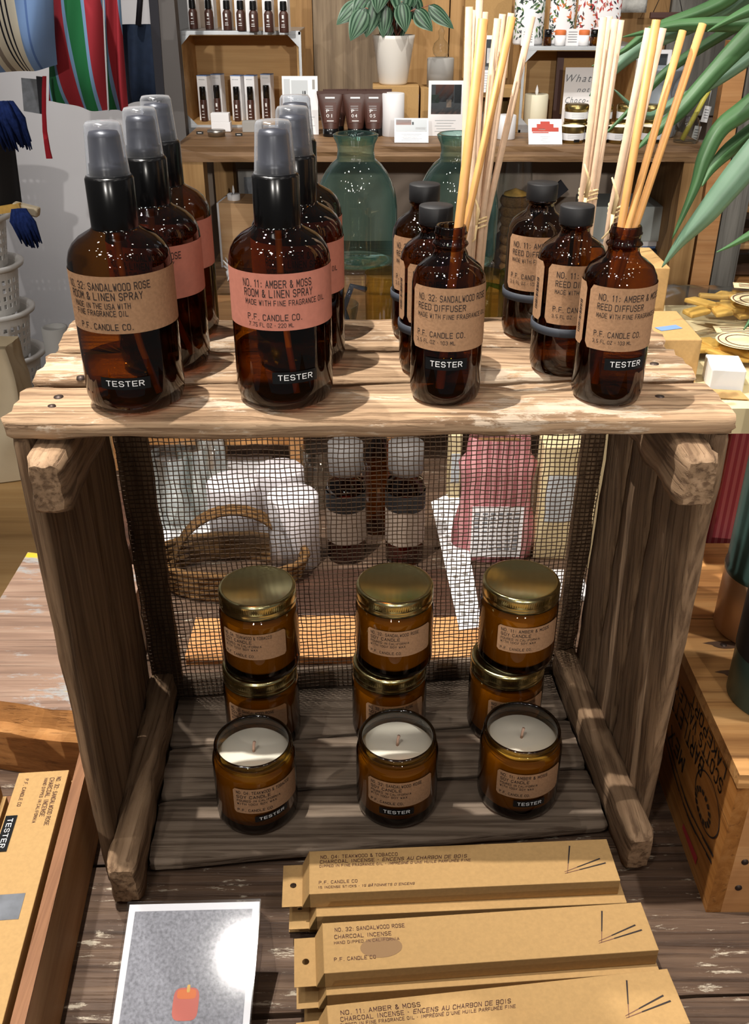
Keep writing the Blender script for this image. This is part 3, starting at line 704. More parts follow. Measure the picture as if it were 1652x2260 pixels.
# --- soaps and jars on the right display box -------------------------------------------------
def floral_bottle(px, wd, m2, lab, bag=False):
    p = at_z(px, 97, ZB+.0002); p.y = yb+.055; p.x = (px-826)*mpp(p); r_ = wd*mpp(p)/2
    e = empty('soap_bottle' if not bag else 'bath_salt_pouch', p, lab, 'bottle' if not bag else 'pouch'); H = .125 if not bag else .135; sq = .8 if not bag else .45
    MB().lathe([(0, 0), (r_*.95, 0), (r_, .004), (r_, H*.8), (r_*.8, H*.9), (r_*.35, H*.95), (r_*.35, H), (0, H)], 'white_paper', seg=32, squash=sq).build('body', e)
    t = MB(); random.seed(int(px))
    for k in range(130):
        a = random.uniform(-1.4, 1.4); z = random.uniform(.012, H*.78); s_ = random.uniform(.004, .008); an = random.uniform(0, 3.1)
        if abs(a) < .45 and .02 < z < .07: continue
        def q(u, v, a=a, z=z): aa = a+u/r_; return Vector(((r_+.0005)*math.sin(aa), -(r_+.0005)*sq*math.cos(aa)-.0002, z+v))
        ca, sa = math.cos(an), math.sin(an); f = lambda u, v: q(u*ca-v*sa, u*sa+v*ca)
        t.add([f(-s_, 0), f(0, -s_*.35), f(s_, 0), f(0, s_*.35)], [[0, 1, 2, 3]], random.choice(m2))
    t.build('floral_print', e)
    if not bag:
        for zz in (.001, H*.78): pass
        MB().lathe([(r_+.0008, H*.775), (r_+.0008, H*.80)], 'bench_side_wood', seg=32, squash=sq).build('shoulder_band', e)
    return e
floral_bottle(1163, 66, ['leaf_dark', 'flower_green', 'leaf_pale', 'photo_dark'], 'white bottle with olive branch print on the right display box')
floral_bottle(1235, 56, ['leaf_dark', 'flower_green', 'photo_dark', 'flower_orange'], 'green olive patterned pouch beside the olive branch bottle', True)
floral_bottle(1289, 44, ['flower_orange', 'flower_red', 'leaf_dark', 'mahogany'], 'white pouch with orange and berry print on the right display box', True)
floral_bottle(1333, 58, ['flower_red', 'photo_red', 'strap_black', 'photo_pink'], 'pouch with a red rose print at the right end of the display box', True)
def mini(px, py, kind, lab):
    p = at_z(px, py, ZB+.0002); p.y = yb+.012; p.x = (px-826)*mpp(p)
    e = empty('sample_bottle' if kind == 'amber' else 'cream_jar' if kind == 'jar' else 'price_label', p, lab, {'amber': 'bottle', 'jar': 'jar', 'tag': 'label'}[kind])
    if kind == 'amber':
        MB().lathe([(0, 0), (.0085, 0), (.009, .001), (.009, .016), (.006, .019)], 'amber_glass', seg=20).build('glass_body', e)
        MB().lathe([(0, .018), (.0085, .018), (.0085, .033), (0, .033)], 'black_plastic', seg=20).build('cap', e)
    elif kind == 'jar':
        MB().lathe([(0, 0), (.0115, 0), (.012, .001), (.012, .022), (0, .022)], 'white_paper', seg=24).build('jar_body', e)
        MB().lathe([(.0122, .022), (.0125, .03), (.011, .032), (0, .032)], 'flower_orange', seg=24).build('jar_lid', e)
    else:
        MB().box((0, 0, .017), (.03, .002, .034), 'white_paper').build('card_sheet', e)
        t = MB()
        for k in range(5): t.box((0, -.0014, .028-.005*k), (.02, .0004, .001), 'photo_grey')
        t.build('printed_lines', e)
mini(1207, 98, 'amber', 'tiny amber sample bottle between the olive bottle and the green pouch')
mini(1234, 99, 'jar', 'small white jar with an orange lid before the green pouch')
mini(1261, 100, 'tag', 'small white price label beside the orange-lidded jar')
mini(1309, 101, 'amber', 'tiny amber sample bottle before the berry print pouch')
mini(1163, 98, 'tag', 'small white price label in front of the olive branch bottle')
mini(1286, 100, 'jar', 'small white jar at the foot of the berry print pouch')

# --- right end of the shelf -------------------------------------------------------------------
p = base(1470, 322); b = MB(); H = top_z(1480, 158, p.y+.03)-ZS
b.lathe([(0, 0), (.044, 0), (.046, .004), (.040, H*.35), (.026, H*.62), (.030, H*.78), (.050, H*.96), (.052, H), (.049, H), (.028, H*.8), (0, H*.8)], 'vase_grey', seg=48)
solo(b, 'oil_burner', 'tall pale grey flared ceramic burner at the right end of the shelf', 'vase').location = (p.x+.010, p.y+.145, ZS)
for i, (x, y, w_, h, m, yy, lab) in enumerate([(1420, 200, .075, .10, 'white_paper', .2, 'small white-framed picture behind the reeds at the shelf right end'), (1450, 230, .06, .09, 'vase_grey', .26, 'round slate plaque leaning behind the pale grey burner')]):
    p0 = base(x, 322); e = empty('small_frame', (at_y(x, 300, p0.y+yy).x, p0.y+yy, ZS), lab, 'frame')
    if i == 0:
        H = .175
        m_ = MB()
        for (xx, z, a, c) in ((0, H-.004, w_, .008), (0, .004, w_, .008), (-w_/2+.004, H/2, .008, H-.016), (w_/2-.004, H/2, .008, H-.016)): m_.box((xx, 0, z), (a, .012, c), m)
        m_.build('frame_moulding', e); MB().box((0, .002, H/2), (w_-.012, .003, H-.012), 'photo_dark').build('picture', e)
    else:
        b = MB(); n = 28; b.prism([(.042*math.cos(2*math.pi*k/n), .085+.06*math.sin(2*math.pi*k/n)) for k in range(n)], 0, .008, 'photo_grey'); b.box((0, .004, .012), (.05, .02, .024), 'photo_dark'); b.build('plaque', e)
p = base(1518, 318); jar = empty('glass_jug', (p.x, p.y+.022, ZS), 'clear glass jug holding a yellow stick at the shelf right end', 'jug')
MB().lathe([(0, 0), (.024, 0), (.027, .004), (.027, .036), (.022, .048), (.016, .055), (.018, .064), (.017, .064), (.015, .056), (.020, .048), (.025, .036), (.025, .005), (0, .003)], 'clear_glass', seg=32).build('glass_body', jar)
q0 = Vector((p.x-.010, p.y+.018, ZS+.006)); q1 = q0+Vector((.052, .012, .115))
solo(MB().tube([q0, q1], .0055, 'yellow_wax', 10), 'glass_stirrer', 'slanted yellow glass stick standing in the clear jug', 'stick')
for i, (x, y0, y1, lab) in enumerate([(1557, 236, 268, 'white paper tag hanging on the grey wall beside the jug'), (1535, 280, 312, 'white paper tag leaning against the clear jug')]):
    q = at_y(x, (y0+y1)/2, 2.40 if i else 2.45); b = MB(); b.box((0, 0, 0), (.016, .001, .036), 'white_paper', ry=.15)
    for k in range(4): b.box((0, -.001, .010-.006*k), (.009, .0004, .0012), 'photo_grey', ry=.15)
    e = empty('paper_tag', q, lab, 'tag'); b.build('tag_card', e)
    MB().tube([(.002, 0, .018), (.006, .004, .07 if i == 0 else .03)], .0006, 'white_paper', 5).build('string', e)
# hanging towel and wooden hanger at the top
q = at_y(1392, 5, 2.60); e = empty('hand_towel', q, 'grey cloth towel hanging at the top of the back wall', 'towel')
b = MB(); b.grid(lambda u, v: Vector(((u-.5)*.075, -.004*math.sin(u*9), -.022+v*.16)), 12, 8, 'towel_grey'); b.build('cloth', e, solid=.004)
q = at_y(1472, 34, 2.60); e = empty('wooden_hanger', q, 'small brown wooden hanger bar beside the grey towel', 'hanger')
MB().box((0, 0, 0), (.085, .01, .014), 'mahogany', bev=.002).build('bar', e); MB().tube([(-.035, 0, .007), (0, 0, .10), (.035, 0, .007)], .001, 'strap_black', 5).build('cord', e)
q = at_y(1010, 30, 2.66); o = solo(MB().box((0, 0, .09), (.115, .03, .18), 'kraft_box'), 'large_carton', 'large kraft carton standing behind the left reeds against the wall', 'carton'); o.location = (at_y(1072, 90, 2.665).x, 2.665, zr)
# ================================================================== UNDER THE BACK SHELF
def on_lower(px, py): return at_z(px, py, ZL)
p = at_y(520, 570, 2.36); H = at_y(520, 458, 2.36).z-ZL; k = mpp(p)
e = empty('wooden_block_box', ((560-826)*k*.86, 2.40, ZL), 'wooden box with pale sides under the back shelf left end', 'box', rotz=-.12)
x0 = -.5*(2*90)*k
MB().box((0, .06, H/2), (.20, .12, H), 'light_ply').build('wooden_front', e)
MB().box((-.1025, .06, H/2), (.005, .121, H), 'white_paint').build('side_panel', e)
e.location.x = at_y(482, 480, 2.40).x+.10
q = Vector(e.location); tl = empty('tealight', (at_y(517, 455, 2.45).x, 2.45, ZL+H), 'white flame-tipped tealight on the wooden box under the shelf', 'candle')
MB().lathe([(0, 0), (.0155, 0), (.016, .001), (.016, .014), (.014, .0155), (0, .0145)], 'white_paint', seg=28).build('wax_body', tl)
MB().lathe([(0, .014), (.002, .016), (.0035, .022), (.0018, .032), (0, .036)], 'white_paper', seg=12).build('flame_tip', tl)
e = empty('grey_print_frame', (at_y(590, 420, 2.62).x, 2.62, ZL), 'faded grey print standing against the back under the shelf', 'picture')
H = at_y(570, 372, 2.62).z-ZL
MB().box((0, 0, H/2), (.15, .012, H), 'grey_ceramic').build('print_board', e)
MB().box((0, -.0068, H*.55), (.12, .001, H*.7), 'photo_grey').build('printed_picture', e)
b = MB(); 
for k in range(14):
    a = k*2.4; b.tube([(0, 0, .02), (.022*math.cos(a), .022*math.sin(a), .02+.03*math.sin(k*1.7))], [.006, .001], 'white_paint', 6)
b.lathe([(0, 0), (.014, 0), (.016, .02), (0, .036)], 'white_paint', seg=12)
solo(b, 'white_star_ornament', 'small white spiky ornament beside the wooden box under the shelf', 'ornament').location = (at_y(514, 620, 2.30).x, 2.30, ZL)
# right end under the shelf
q = at_y(1400, 532, 2.33); k = mpp(q); e = empty('storage_box', ((1400-826)*k, 2.33, ZL+.145), 'x', 'box')
bpy.data.objects.remove(e)
p = at_y(1385, 545, 2.33); H = at_y(1385, 468, 2.33).z-p.z
o = solo(MB().box((0, .07, .0065), (.19, .14, .013), 'white_paint', bev=.001).box((0, .07, -.003), (.18, .13, .006), 'label_blue'), 'flat_box', 'thin white box under the pale grey drawer box', 'box'); o.location = (p.x, 2.335, p.z)
o = solo(MB().box((0, .08, H/2), (.215, .16, H), 'drawer_grey', bev=.003), 'grey_storage_box', 'pale grey storage box under the right end of the back shelf', 'box', rotz=0) if False else solo(MB().box((0, .08, H/2), (.215, .16, H), 'drawer_grey', bev=.003), 'grey_storage_box', 'pale grey storage box under the right end of the back shelf', 'box')
o.location = (p.x, 2.325, p.z+.0135)
hb = p.z-.0065-ZL
o = solo(MB().box((0, .085, hb/2), (.26, .17, hb), 'box_black', bev=.008), 'black_storage_box', 'black rounded box under the pale grey storage box', 'box'); o.location = (at_y(1420, 560, 2.32).x, 2.32, ZL)
q = on_lower(1135, 640); q.y = 2.28; q.x = (1135-826)*mpp((0, 2.28, ZL))
# rope-handled basket in film
e = empty('rope_basket', (q.x-.01, 2.30, ZL), 'small rope-bound bottle with an orange top wrapped in clear film', 'gift set')
b = MB()
for k in range(9): b.lathe([(.021+.001*(k % 2)+.0012*k, .022*k), (.027+.0012*k, .011+.022*k), (.022+.0012*k, .022*k+.021)], 'rope', seg=20)
b.build('rope_wrap', e); MB().lathe([(0, .215), (.026, .205), (.028, .20)], 'dried_mango', seg=20).build('orange_lid', e)
b = MB(); b.grid(lambda u, v: Vector((.06*math.cos(u*6.283)*(1-.5*v)*(1+.06*math.sin(u*44)), .06*math.sin(u*6.283)*(1-.5*v)*(1+.06*math.sin(u*44)), .30*v)), 60, 6, 'clear_film', False); b.build('film_wrap', e)
o = solo(MB().box((0, 0, 0), (.03, .008, .22), 'strap_black', ry=.85), 'woven_strap', 'dark purple woven strap slanting behind the amber diffuser bottles', 'strap'); o.location = at_y(1165, 475, 2.4)

# ================================================================== RIGHT BACKGROUND
e = empty('storage_rack', (1.25, 2.45, 0), 'wooden shelf rack beyond the back shelf holding food containers', 'rack')
MB().box((.775, 2.26, .65), (.045, .03, 1.3), 'pale_pine').build('wooden_post', e, True)
MB().box((.832, 2.27, 1.2), (.055, .03, 2.4), 'grey_wood').build('metal_upright', e, True)
zr2 = at_y(1600, 627, 2.28).z
plank_mb(MB(), .75, .34, .028, (1.24, 2.46, zr2-.014), 'bench_side_wood', 9).build('rack_board', e, True)
zr3 = at_y(1600, 437, 2.35).z
plank_mb(MB(), .75, .2, .02, (1.24, 2.56, zr3), 'dark_wood', 11).build('rack_board', e, True)
def container(x, y, z, w_, h, lab):
    e = empty('food_container', (x, y, z), lab, 'container', 'glass food containers'); D = w_*.8
    MB().box((0, 0, h*.42), (w_, D, h*.78), 'clear_glass', bev=.012).build('glass_body', e)
    MB().box((0, 0, h*.9), (w_*1.06, D*1.06, h*.18), 'bamboo', bev=.004).build('bamboo_lid', e)
    MB().box((0, 0, h*.2), (w_*.86, D*.86, h*.3), 'dark_wood').build('paper_sleeve', e)
    return h
k = mpp((.97, 2.36, zr2)); cx = (1618-826)*k
h1 = .085; container(cx, 2.40, zr2+.001, .165, h1, 'lower glass food container with a bamboo lid on the rack')
container(cx+.005, 2.40, zr2+h1+.002, .145, .085, 'upper glass food container with a bamboo lid on the rack')
e = empty('white_package', (cx+.125, 2.46, zr2+.001), 'tall white package with a dark striped print at the right edge', 'package')
MB().box((0, 0, .09), (.10, .08, .18), 'white_paint', bev=.012).build('package_body', e)
b = MB(); b.box((0, -.041, .10), (.07, .001, .09), 'photo_grey')
for k in range(4): b.box((-.024+.016*k, -.0418, .10), (.008, .001, .075), 'photo_dark')
b.box((0, -.041, .16), (.06, .001, .012), 'photo_pink'); b.build('printed_panel', e)
b = MB(); b.tube([(-.03+.01*k, .01*(k % 3)-.02, .004+.012*(k % 4)) for k in range(8)], .004, 'white_paint', 6)
solo(b, 'white_cord_coil', 'white plastic cord lying beside the glass containers on the rack', 'cord').location = (cx+.115, 2.34, zr2+.001)
q = at_y(1660, 300, 2.30); e = empty('cosmetic_box', q, 'brown and white boxed cosmetic at the right edge behind the palm', 'box')
MB().box((0, 0, -.02), (.06, .03, .11), 'photo_pink').build('box_body', e); MB().box((0, -.016, .03), (.061, .004, .05), 'white_paper').build('price_card', e)

# ================================================================== LEFT WALL: BAGS
def bag(name, pts, y, m, lab, cat, wave=.012, depth=.05):
    """soft bag: outline in pixels (top-left, top-right, bottom-right, bottom-left), hung at distance y"""
    P4 = [at_y(a, b, y) for a, b in pts]; c = sum(P4, Vector())/4
    e = empty(name, (P4[0].x, y, P4[2].z), lab, cat)
    def fn(u, v, s):
        top = P4[0].lerp(P4[1], u); bot = P4[3].lerp(P4[2], u); q = top.lerp(bot, v)
        bl = math.sin(math.pi*min(1, max(0, u)))**.5*(.35+.65*math.sin(math.pi*min(1, v*.5+.2)))
        q.y += s*depth*.5*bl*(1-(v**6)) + wave*math.sin(u*11+v*2.1)*(.4+.6*v); q.z += .003*math.sin(u*7)*v; return q
    b = MB(); b.grid(lambda u, v: fn(u, v, -1), 26, 18, m); b.grid(lambda u, v: fn(u, v, 1), 26, 18, m)
    b.build('bag_body', e, True); return e, P4
e, P4 = bag('tote_bag', [(-70, -120), (118, -60), (124, 146), (-30, 168)], 1.92, 'tote_blue', 'blue and cream striped tote bag hanging at the top left', 'bag', .016, .14)
MB().tube([at_y(20, -110, 1.9), at_y(40, -260, 2.0), at_y(80, -100, 1.9)], .012, 'tote_blue', 8).build('handle', e, True)
e, P4 = bag('tote_bag', [(108, -80), (226, -60), (236, 246), (104, 224)], 2.03, 'tote_red', 'red and green striped tote bag hanging beside the blue one', 'bag', .012, .10)
MB().tube([at_y(150, -70, 2.03), at_y(170, -200, 2.1), at_y(200, -60, 2.03)], .012, 'tote_red', 8).build('handle', e, True)
e, P4 = bag('tote_bag', [(226, -60), (264, -50), (282, 240), (238, 246)], 2.12, 'tote_red', 'narrow red and green striped tote partly behind the other striped one', 'bag', .01, .05)
MB().tube([at_y(236, -60, 2.1), at_y(244, -170, 2.1), at_y(256, -55, 2.1)], .01, 'tote_red', 8).build('handle', e, True)
e, P4 = bag('tote_bag', [(268, 54), (344, 54), (362, 214), (280, 232)], 2.16, 'canvas_navy', 'navy canvas tote bag hanging next to the shelf unit', 'bag', .008, .05)
MB().tube([at_y(305, 56, 2.13), at_y(312, -40, 2.13), at_y(316, -120, 2.14)], .006, 'strap_black', 6).build('handle', e, True)
b = MB(); b.add([at_y(322, -80, 2.11), at_y(343, -80, 2.11), at_y(364, 218, 2.11), at_y(346, 226, 2.11)], [[0, 1, 2, 3]], 'strap_black'); b.build('strap', e, True, solid=.004)
b = MB(); b.add([at_y(47, 172, 2.0), at_y(94, 176, 2.0), at_y(94, 252, 2.0), at_y(53, 245, 2.0)], [[0, 1, 2, 3]], 'photo_grey'); b.add([at_y(80, 168, 1.99), at_y(96, 170, 1.99), at_y(96, 252, 1.99), at_y(88, 250, 1.99)], [[0, 1, 2, 3]], 'strap_black')
o = solo(b, 'hang_card', 'dark grey card label hanging below the blue striped tote', 'label', origin=at_y(70, 245, 2.0), solid=.003)
b = MB()
pts = [(98, 168), (97, 205), (97, 250), (99, 290), (105, 330), (109, 350)]; ws = [6, 7, 7, 8, 10, 12]
vs = []
for (x, y), w_ in zip(pts, ws): vs += [at_y(x-w_/2, y, 1.97), at_y(x+w_/2, y, 1.965)]
b.add(vs, [[2*i, 2*i+1, 2*i+3, 2*i+2] for i in range(5)], 'strap_red'); solo(b, 'red_strap', 'thin red strap dangling from the striped totes', 'strap', origin=at_y(109, 350, 1.97), solid=.003)
# blue fringed scarf
e = empty('fringed_scarf', at_y(10, 545, 1.75), 'black scarf with royal blue fringes hanging at the left edge', 'scarf')
b = MB(); b.grid(lambda u, v: at_y(-60+u*(80+22*v), 290+175*v, 1.76)+Vector((0, .02*math.sin(u*8), 0)), 14, 8, 'cloth_black'); b.build('scarf_cloth', e, True, solid=.008)
def fringe(x0, y0, x1, y1, wd, n, sd):
    b = MB(); random.seed(sd)
    for i in range(n):
        t = i/(n-1)-.5; j = random.uniform(-8, 8); l = random.uniform(.75, 1.0); yy = 1.71+random.uniform(-.015, .015)
        a = at_y(x0+t*wd*.55, y0, yy); m_ = at_y(x0+(x1-x0)*.35+t*wd+j*.4, y0+(y1-y0)*.4*l, yy-.015*(1-abs(t))); z = at_y(x1+t*wd*.9+j, y0+(y1-y0)*l, yy)
        b.tube([a, m_, z], [.004, .0055, .001], 'cloth_blue', 5)
    return b
fringe(8, 225, 42, 335, 62, 60, 3).build('blue_fringe', e, True); fringe(42, 462, 70, 548, 44, 46, 4).build('blue_fringe', e, True)
MB().box(at_y(16, 461, 1.73), (.05, .012, .012), 'dried_mango', ry=-.15).build('yellow_braid', e, True)
o = solo(MB().box((0, 0, 0), (.045, .02, .016), 'paper_bag', ry=.25, bev=.003), 'wooden_toggle', 'small tan toggle at the black scarf edge', 'toggle'); o.location = at_y(58, 462, 1.74)
# stacked white lattice baskets
def basket():
    e = empty('lattice_basket', (0, 0, 0), 'x', 'basket'); b = MB(); H = .105; r0, r1 = .066, .080; n = 30
    b.lathe([(r1-.001, H-.012), (r1+.010, H-.010), (r1+.012, H-.002), (r1+.006, H), (r1-.002, H-.003), (r1-.003, H-.012)], 'plastic_white', seg=60)
    b.lathe([(0, .001), (r0-.002, 0), (r0, .002), (r0-.0025, .003), (0, .0035)], 'plastic_white', seg=48)
    rr = lambda z: r0+(r1-r0)*z/H
    def q(a, z, d): r_ = rr(z)-d; return Vector((r_*math.sin(a), -r_*math.cos(a), z))
    zs = [0, .014, .024, .031, .041, .048, .058, .065, .075, H-.010]
    for k in range(n):
        a0 = 2*math.pi*k/n; da = 2*math.pi/n; cuts = [a0, a0+da*.45, a0+da]
        for j in range(9):
            for i in (0, 1):
                if j % 2 == 1 and i == 1 and j < 8: continue
                c8 = [q(cuts[i], zs[j], 0), q(cuts[i+1], zs[j], 0), q(cuts[i+1], zs[j], .0025), q(cuts[i], zs[j], .0025), q(cuts[i], zs[j+1], 0), q(cuts[i+1], zs[j+1], 0), q(cuts[i+1], zs[j+1], .0025), q(cuts[i], zs[j+1], .0025)]
                b.hexa(c8, 'plastic_white')
    b.build('basket_body', e); return e
y0 = 1.98; bx = None
for i, (px, py) in enumerate([(24, 872), (18, 770), (8, 672), (-2, 585), (-8, 520)]):
    q = at_y(px, py, y0); l_ = ['lowest', 'second lowest', 'middle', 'second highest', 'topmost'][i]+' white lattice basket in the stack at the left'
    if i == 0: zb = q.z; bx = basket(); bx.location = q; bx['label'] = l_; bx['group'] = 'white lattice baskets'; stx = q.x
    else: dup(bx, (stx-.007*i, y0, zb+.097*i), l_, .1*i)
o = solo(MB().box((0, 0, zb/2-.001), (.5, .34, zb-.002), 'grey_wood'), 'grey_plinth', 'low grey plinth carrying the stack of white baskets', 'plinth'); o.location = (-.90, 1.98, 0)
# grey paper rolls behind the crate
q = at_y(140, 760, 1.45)
e = empty('felt_roll', (q.x-.01, 1.45, .75), 'grey rolled felt standing behind the left end of the crate', 'roll'); hh = at_y(140, 722, 1.45).z-.75
b = MB(); b.lathe([(0, .0), (.02, 0), (.02, hh), (.016, hh+.001), (.014, hh-.012), (0, hh-.012)], 'grey_ceramic', seg=28); b.build('roll_body', e)
o = solo(MB().tube([(0, 0, 0), (-.02, 0, .06), (-.01, 0, .12), (.03, .01, .165), (.07, .02, .17)], .006, 'strap_black', 8), 'black_cable_loop', 'dark curved handle behind the grey felt roll', 'handle'); o.location = (q.x-.02, 1.50, .76)
# kraft paper bag at far left
e = empty('paper_bag', (at_y(-22, 900, 1.62).x, 1.62, .602), 'crumpled beige paper bag at the left edge', 'bag'); W = .155
def pb(u, v):
    a = 2*math.pi*u; sq = max(abs(math.cos(a)), abs(math.sin(a))); n_ = noise.noise(Vector((math.cos(a)*2, math.sin(a)*2, v*5)))*.012
    return Vector((W*.55*math.cos(a)/sq*(1-.25*v)+n_, .05*math.sin(a)/sq*(1-.3*v)+n_, (at_y(20, 756, 1.62).z-.602)*v))
b = MB(); b.grid(pb, 48, 14, 'paper_bag'); b.build('bag_body', e)

# ================================================================== TABLES AND FURNITURE
tb = empty('display_table', (0, .8, 0), 'dark rustic plank table with worn white flecks under the crate', 'table')
b = MB(); 
for i, (y0_, y1_) in enumerate([(.12, .285), (.288, .432), (.435, .575), (.578, .72), (.723, .86), (.863, 1.02), (1.023, 1.18), (1.183, 1.34), (1.343, 1.50), (1.503, 1.62)]):
    xa = -.85 if y1_ < .73 else -.415; plank_mb(b, 1.05-xa, y1_-y0_, .04, ((1.05+xa)/2, (y0_+y1_)/2, .73), 'table_wood', i*3.1, 40, .002)
b.v = [Vector((v.x, v.y+.045*v.x*(1 if v.y < 1 else .2), v.z)) for v in b.v]
b.build('table_top', tb, True)
for x in (-.38, .95):
    for y in (.30, 1.48): MB().box((x, y, .355), (.07, .07, .71), 'dark_wood').build('leg', tb, True)
o = solo(MB().box((0, 0, .30), (1.0, .82, .60), 'floor_wood'), 'low_bench', 'low pale wooden bench far left below the paper bag', 'bench'); o.location = (-.955, 1.38, 0)
# painted timber beam at left
e = empty('painted_beam', (-.33, .80, .75), 'thick timber beam with yellow and blue paint smears left of the crate', 'beam')
b = MB(); z0, z1 = .7502, .833
def beam(u, v):
    return Vector((-.405+u*.145, .686+v*.27-.03*u, 0))
vs = []; fs = []; nx = 20
for i in range(nx+1):
    u = i/nx; n_ = noise.noise(Vector((u*5, 1, 3)))*.003; m_ = noise.noise(Vector((u*6, 9, 3)))*.003
    f = beam(u, 0); k = beam(u, 1)
    vs += [f+Vector((0, n_+.004, z0)), f+Vector((0, n_, z1-.03+m_)), f+Vector((0, .006+m_, z1-.022)), f+Vector((0, .012+n_, z1-.002)), f+Vector((0, .03, z1)), k+Vector((0, -.01, z1)), k+Vector((0, m_, z1-.01)), k+Vector((0, 0, z0))]
for i in range(nx):
    for k in range(8):
        k2 = (k+1) % 8; fs.append([i*8+k, i*8+k2, (i+1)*8+k2, (i+1)*8+k])
side = [f for n_, f in enumerate(fs) if n_ % 8 in (0, 1, 2)]; top = [f for n_, f in enumerate(fs) if n_ % 8 not in (0, 1, 2)]
b.add(vs, top+[list(range(8))[::-1], [nx*8+k for k in range(8)]], 'bench_wood'); b.add(vs, side, 'bench_side_wood')
b.build('beam_body', e, True)
o = solo(MB().box((0, .08, .0355), (.09, .14, .071), 'dark_wood', bev=.006), 'dark_block', 'dark weathered timber offcut behind the painted beam', 'block'); o.location = (-.34, .97, .7502)
# vintage fruit box at right
X0, Y0, W, D, H = .272, .5195, .34, .33, .155
vb = empty('fruit_box', (X0+W/2, Y0+D/2, .75), 'old orange-brown wooden fruit box with printed lettering on its side', 'crate')
b = MB()
T = .012
def vbx(x): return x
MB().box((X0+T/2, Y0+D/2, .75+(H-.012)/2), (T, D, H-.012), 'old_pine').build('printed_side', vb, True)
MB().box((X0+W-T/2, Y0+D/2, .75+(H-.012)/2), (T, D, H-.012), 'old_pine').build('side_board', vb, True)
e0 = MB().box((X0+W/2, Y0+.009, .75+(H-.012)/2), (W-2*T, .018, H-.012), 'pale_pine')
for (a, c) in ((.016, .125), (.017, .10), (.018, .03), (.0175, .06)): e0.tube([(X0+a+.003, Y0+.003, .75+c), (X0+a+.003, Y0-.0009, .75+c)], .0028, 'nail', 12)
e0.build('end_board', vb, True)
MB().box((X0+W/2, Y0+D-.009, .75+(H-.012)/2), (W-2*T, .018, H-.012), 'pale_pine').build('end_board', vb, True)
for i, (a, c) in enumerate([(0, .195), (.197, .33)]):
    bb = MB(); plank_mb(bb, W+.004, c-a, .012, (X0+W/2, Y0+(a+c)/2-.002, .75+H-.006), 'pine', 20+i, 20, .0015)
    if i == 0:
        for (nx_, ny) in ((.014, .115), (.016, .155), (.022, .04), (.018, .075)): bb.lathe([(0, .0008), (.003, .0005), (.0036, -.001)], 'nail', (X0+nx_+.02, Y0+ny, .75+H), 12); bb.add([(X0+nx_+.022+(.022 if 2*a_ < 14 and a_ > 0 else .012)*math.cos(2*math.pi*a_/14), Y0+ny+.0055*math.sin(2*math.pi*a_/14), .75+H+.0003) for a_ in range(14)], [list(range(14))], 'nail_stain')
    bb.build('top_plank', vb, True)
# printed lettering: reads along the side, upside down
pr = MB(); zt = .75+H-.016
def sd(u, v): return Vector((X0-.0007, Y0+.055+u, zt-v)) 
def flip(u, v): return sd(.215-u, .0+v)
for s_, u, v, w_, h in (('LAKEPORT', -.032, .002, .088, .011), ('SCOTTS VALLEY', -.032, .017, .125, .012), ('BARTLETT', .008, .034, .088, .016), ('MEX', .045, .066, .042, .015)):
    text_on(pr, s_, sd, u, v, w_, h, 'ink')
for k in range(44):
    a0, a1 = 2*math.pi*k/44, 2*math.pi*(k+1)/44; c_ = (-.014, .058)
    f = lambda a, r_: sd(c_[0]+r_*.030*math.cos(a), c_[1]+r_*.024*math.sin(a)); pr.add([f(a0, 1), f(a1, 1), f(a1, .95), f(a0, .95)], [[0, 1, 2, 3]], 'ink')
    f2 = lambda a, r_: sd(c_[0]+.006+r_*.02*math.cos(a), c_[1]+.010+r_*.013*math.sin(a)); pr.add([f2(a0, 1), f2(a1, 1), f2(a1, .7), f2(a0, .7)], [[0, 1, 2, 3]], 'ink') if k % 3 else None
for c0 in (.086, .094):
    for k in range(16):
        u0, u1 = -.045+.0125*k, -.045+.0125*(k+1); g = lambda u: c0+.008*math.sin((u+.03)*30); wd = .0012+.0018*abs(math.sin(k*.7+c0*90))
        pr.add([sd(u0, g(u0)), sd(u1, g(u1)), sd(u1, g(u1)+wd), sd(u0, g(u0)+wd)], [[0, 1, 2, 3]], 'ink')
pr.add([sd(-.02, .115), sd(.02, .118), sd(.02, .124), sd(-.02, .124)], [[0, 1, 2, 3]], 'flower_red')
pr.build('printed_lettering', vb, True)
# tumblers on the fruit box
zt = .75+H+.0005
b1 = empty('insulated_bottle', (.345, .70, zt), 'green metal bottle with a bare copper base on the fruit box', 'bottle')
MB().lathe([(0, 0), (.035, 0), (.0368, .002), (.0368, .060)], 'copper', seg=48).build('copper_base', b1)
MB().lathe([(.0368, .060), (.0376, .063), (.0372, .066), (.0362, .068), (.0362, .24), (.030, .262), (.022, .27), (0, .27)], 'steel_green', seg=48).build('bottle_body', b1)
b2 = empty('insulated_bottle', (.3265, .605, zt), 'green metal bottle in a black sleeve with white lettering on the fruit box', 'bottle')
MB().lathe([(0, 0), (.0355, 0), (.037, .002), (.037, .056), (.0362, .19), (.026, .21), (0, .21)], 'steel_green', seg=48).build('bottle_body', b2)
bb = MB(); bb.lathe([(.0373, .046), (.0376, .047), (.0373, .175), (.0368, .176)], 'black_matte', seg=48)
bb.build('black_sleeve', b2)
t = MB(); cy = lambda u, v: Vector((.0379*math.sin(u/.0379), -.0379*math.cos(u/.0379), v))
text_on(t, 'FOR LIFE', cy, -.041, .0935, .042, .0085, 'white_ink', font=True); text_on(t, 'WARRANTY', cy, -.038, .086, .034, .004, 'white_ink'); t.build('lettering', b2)

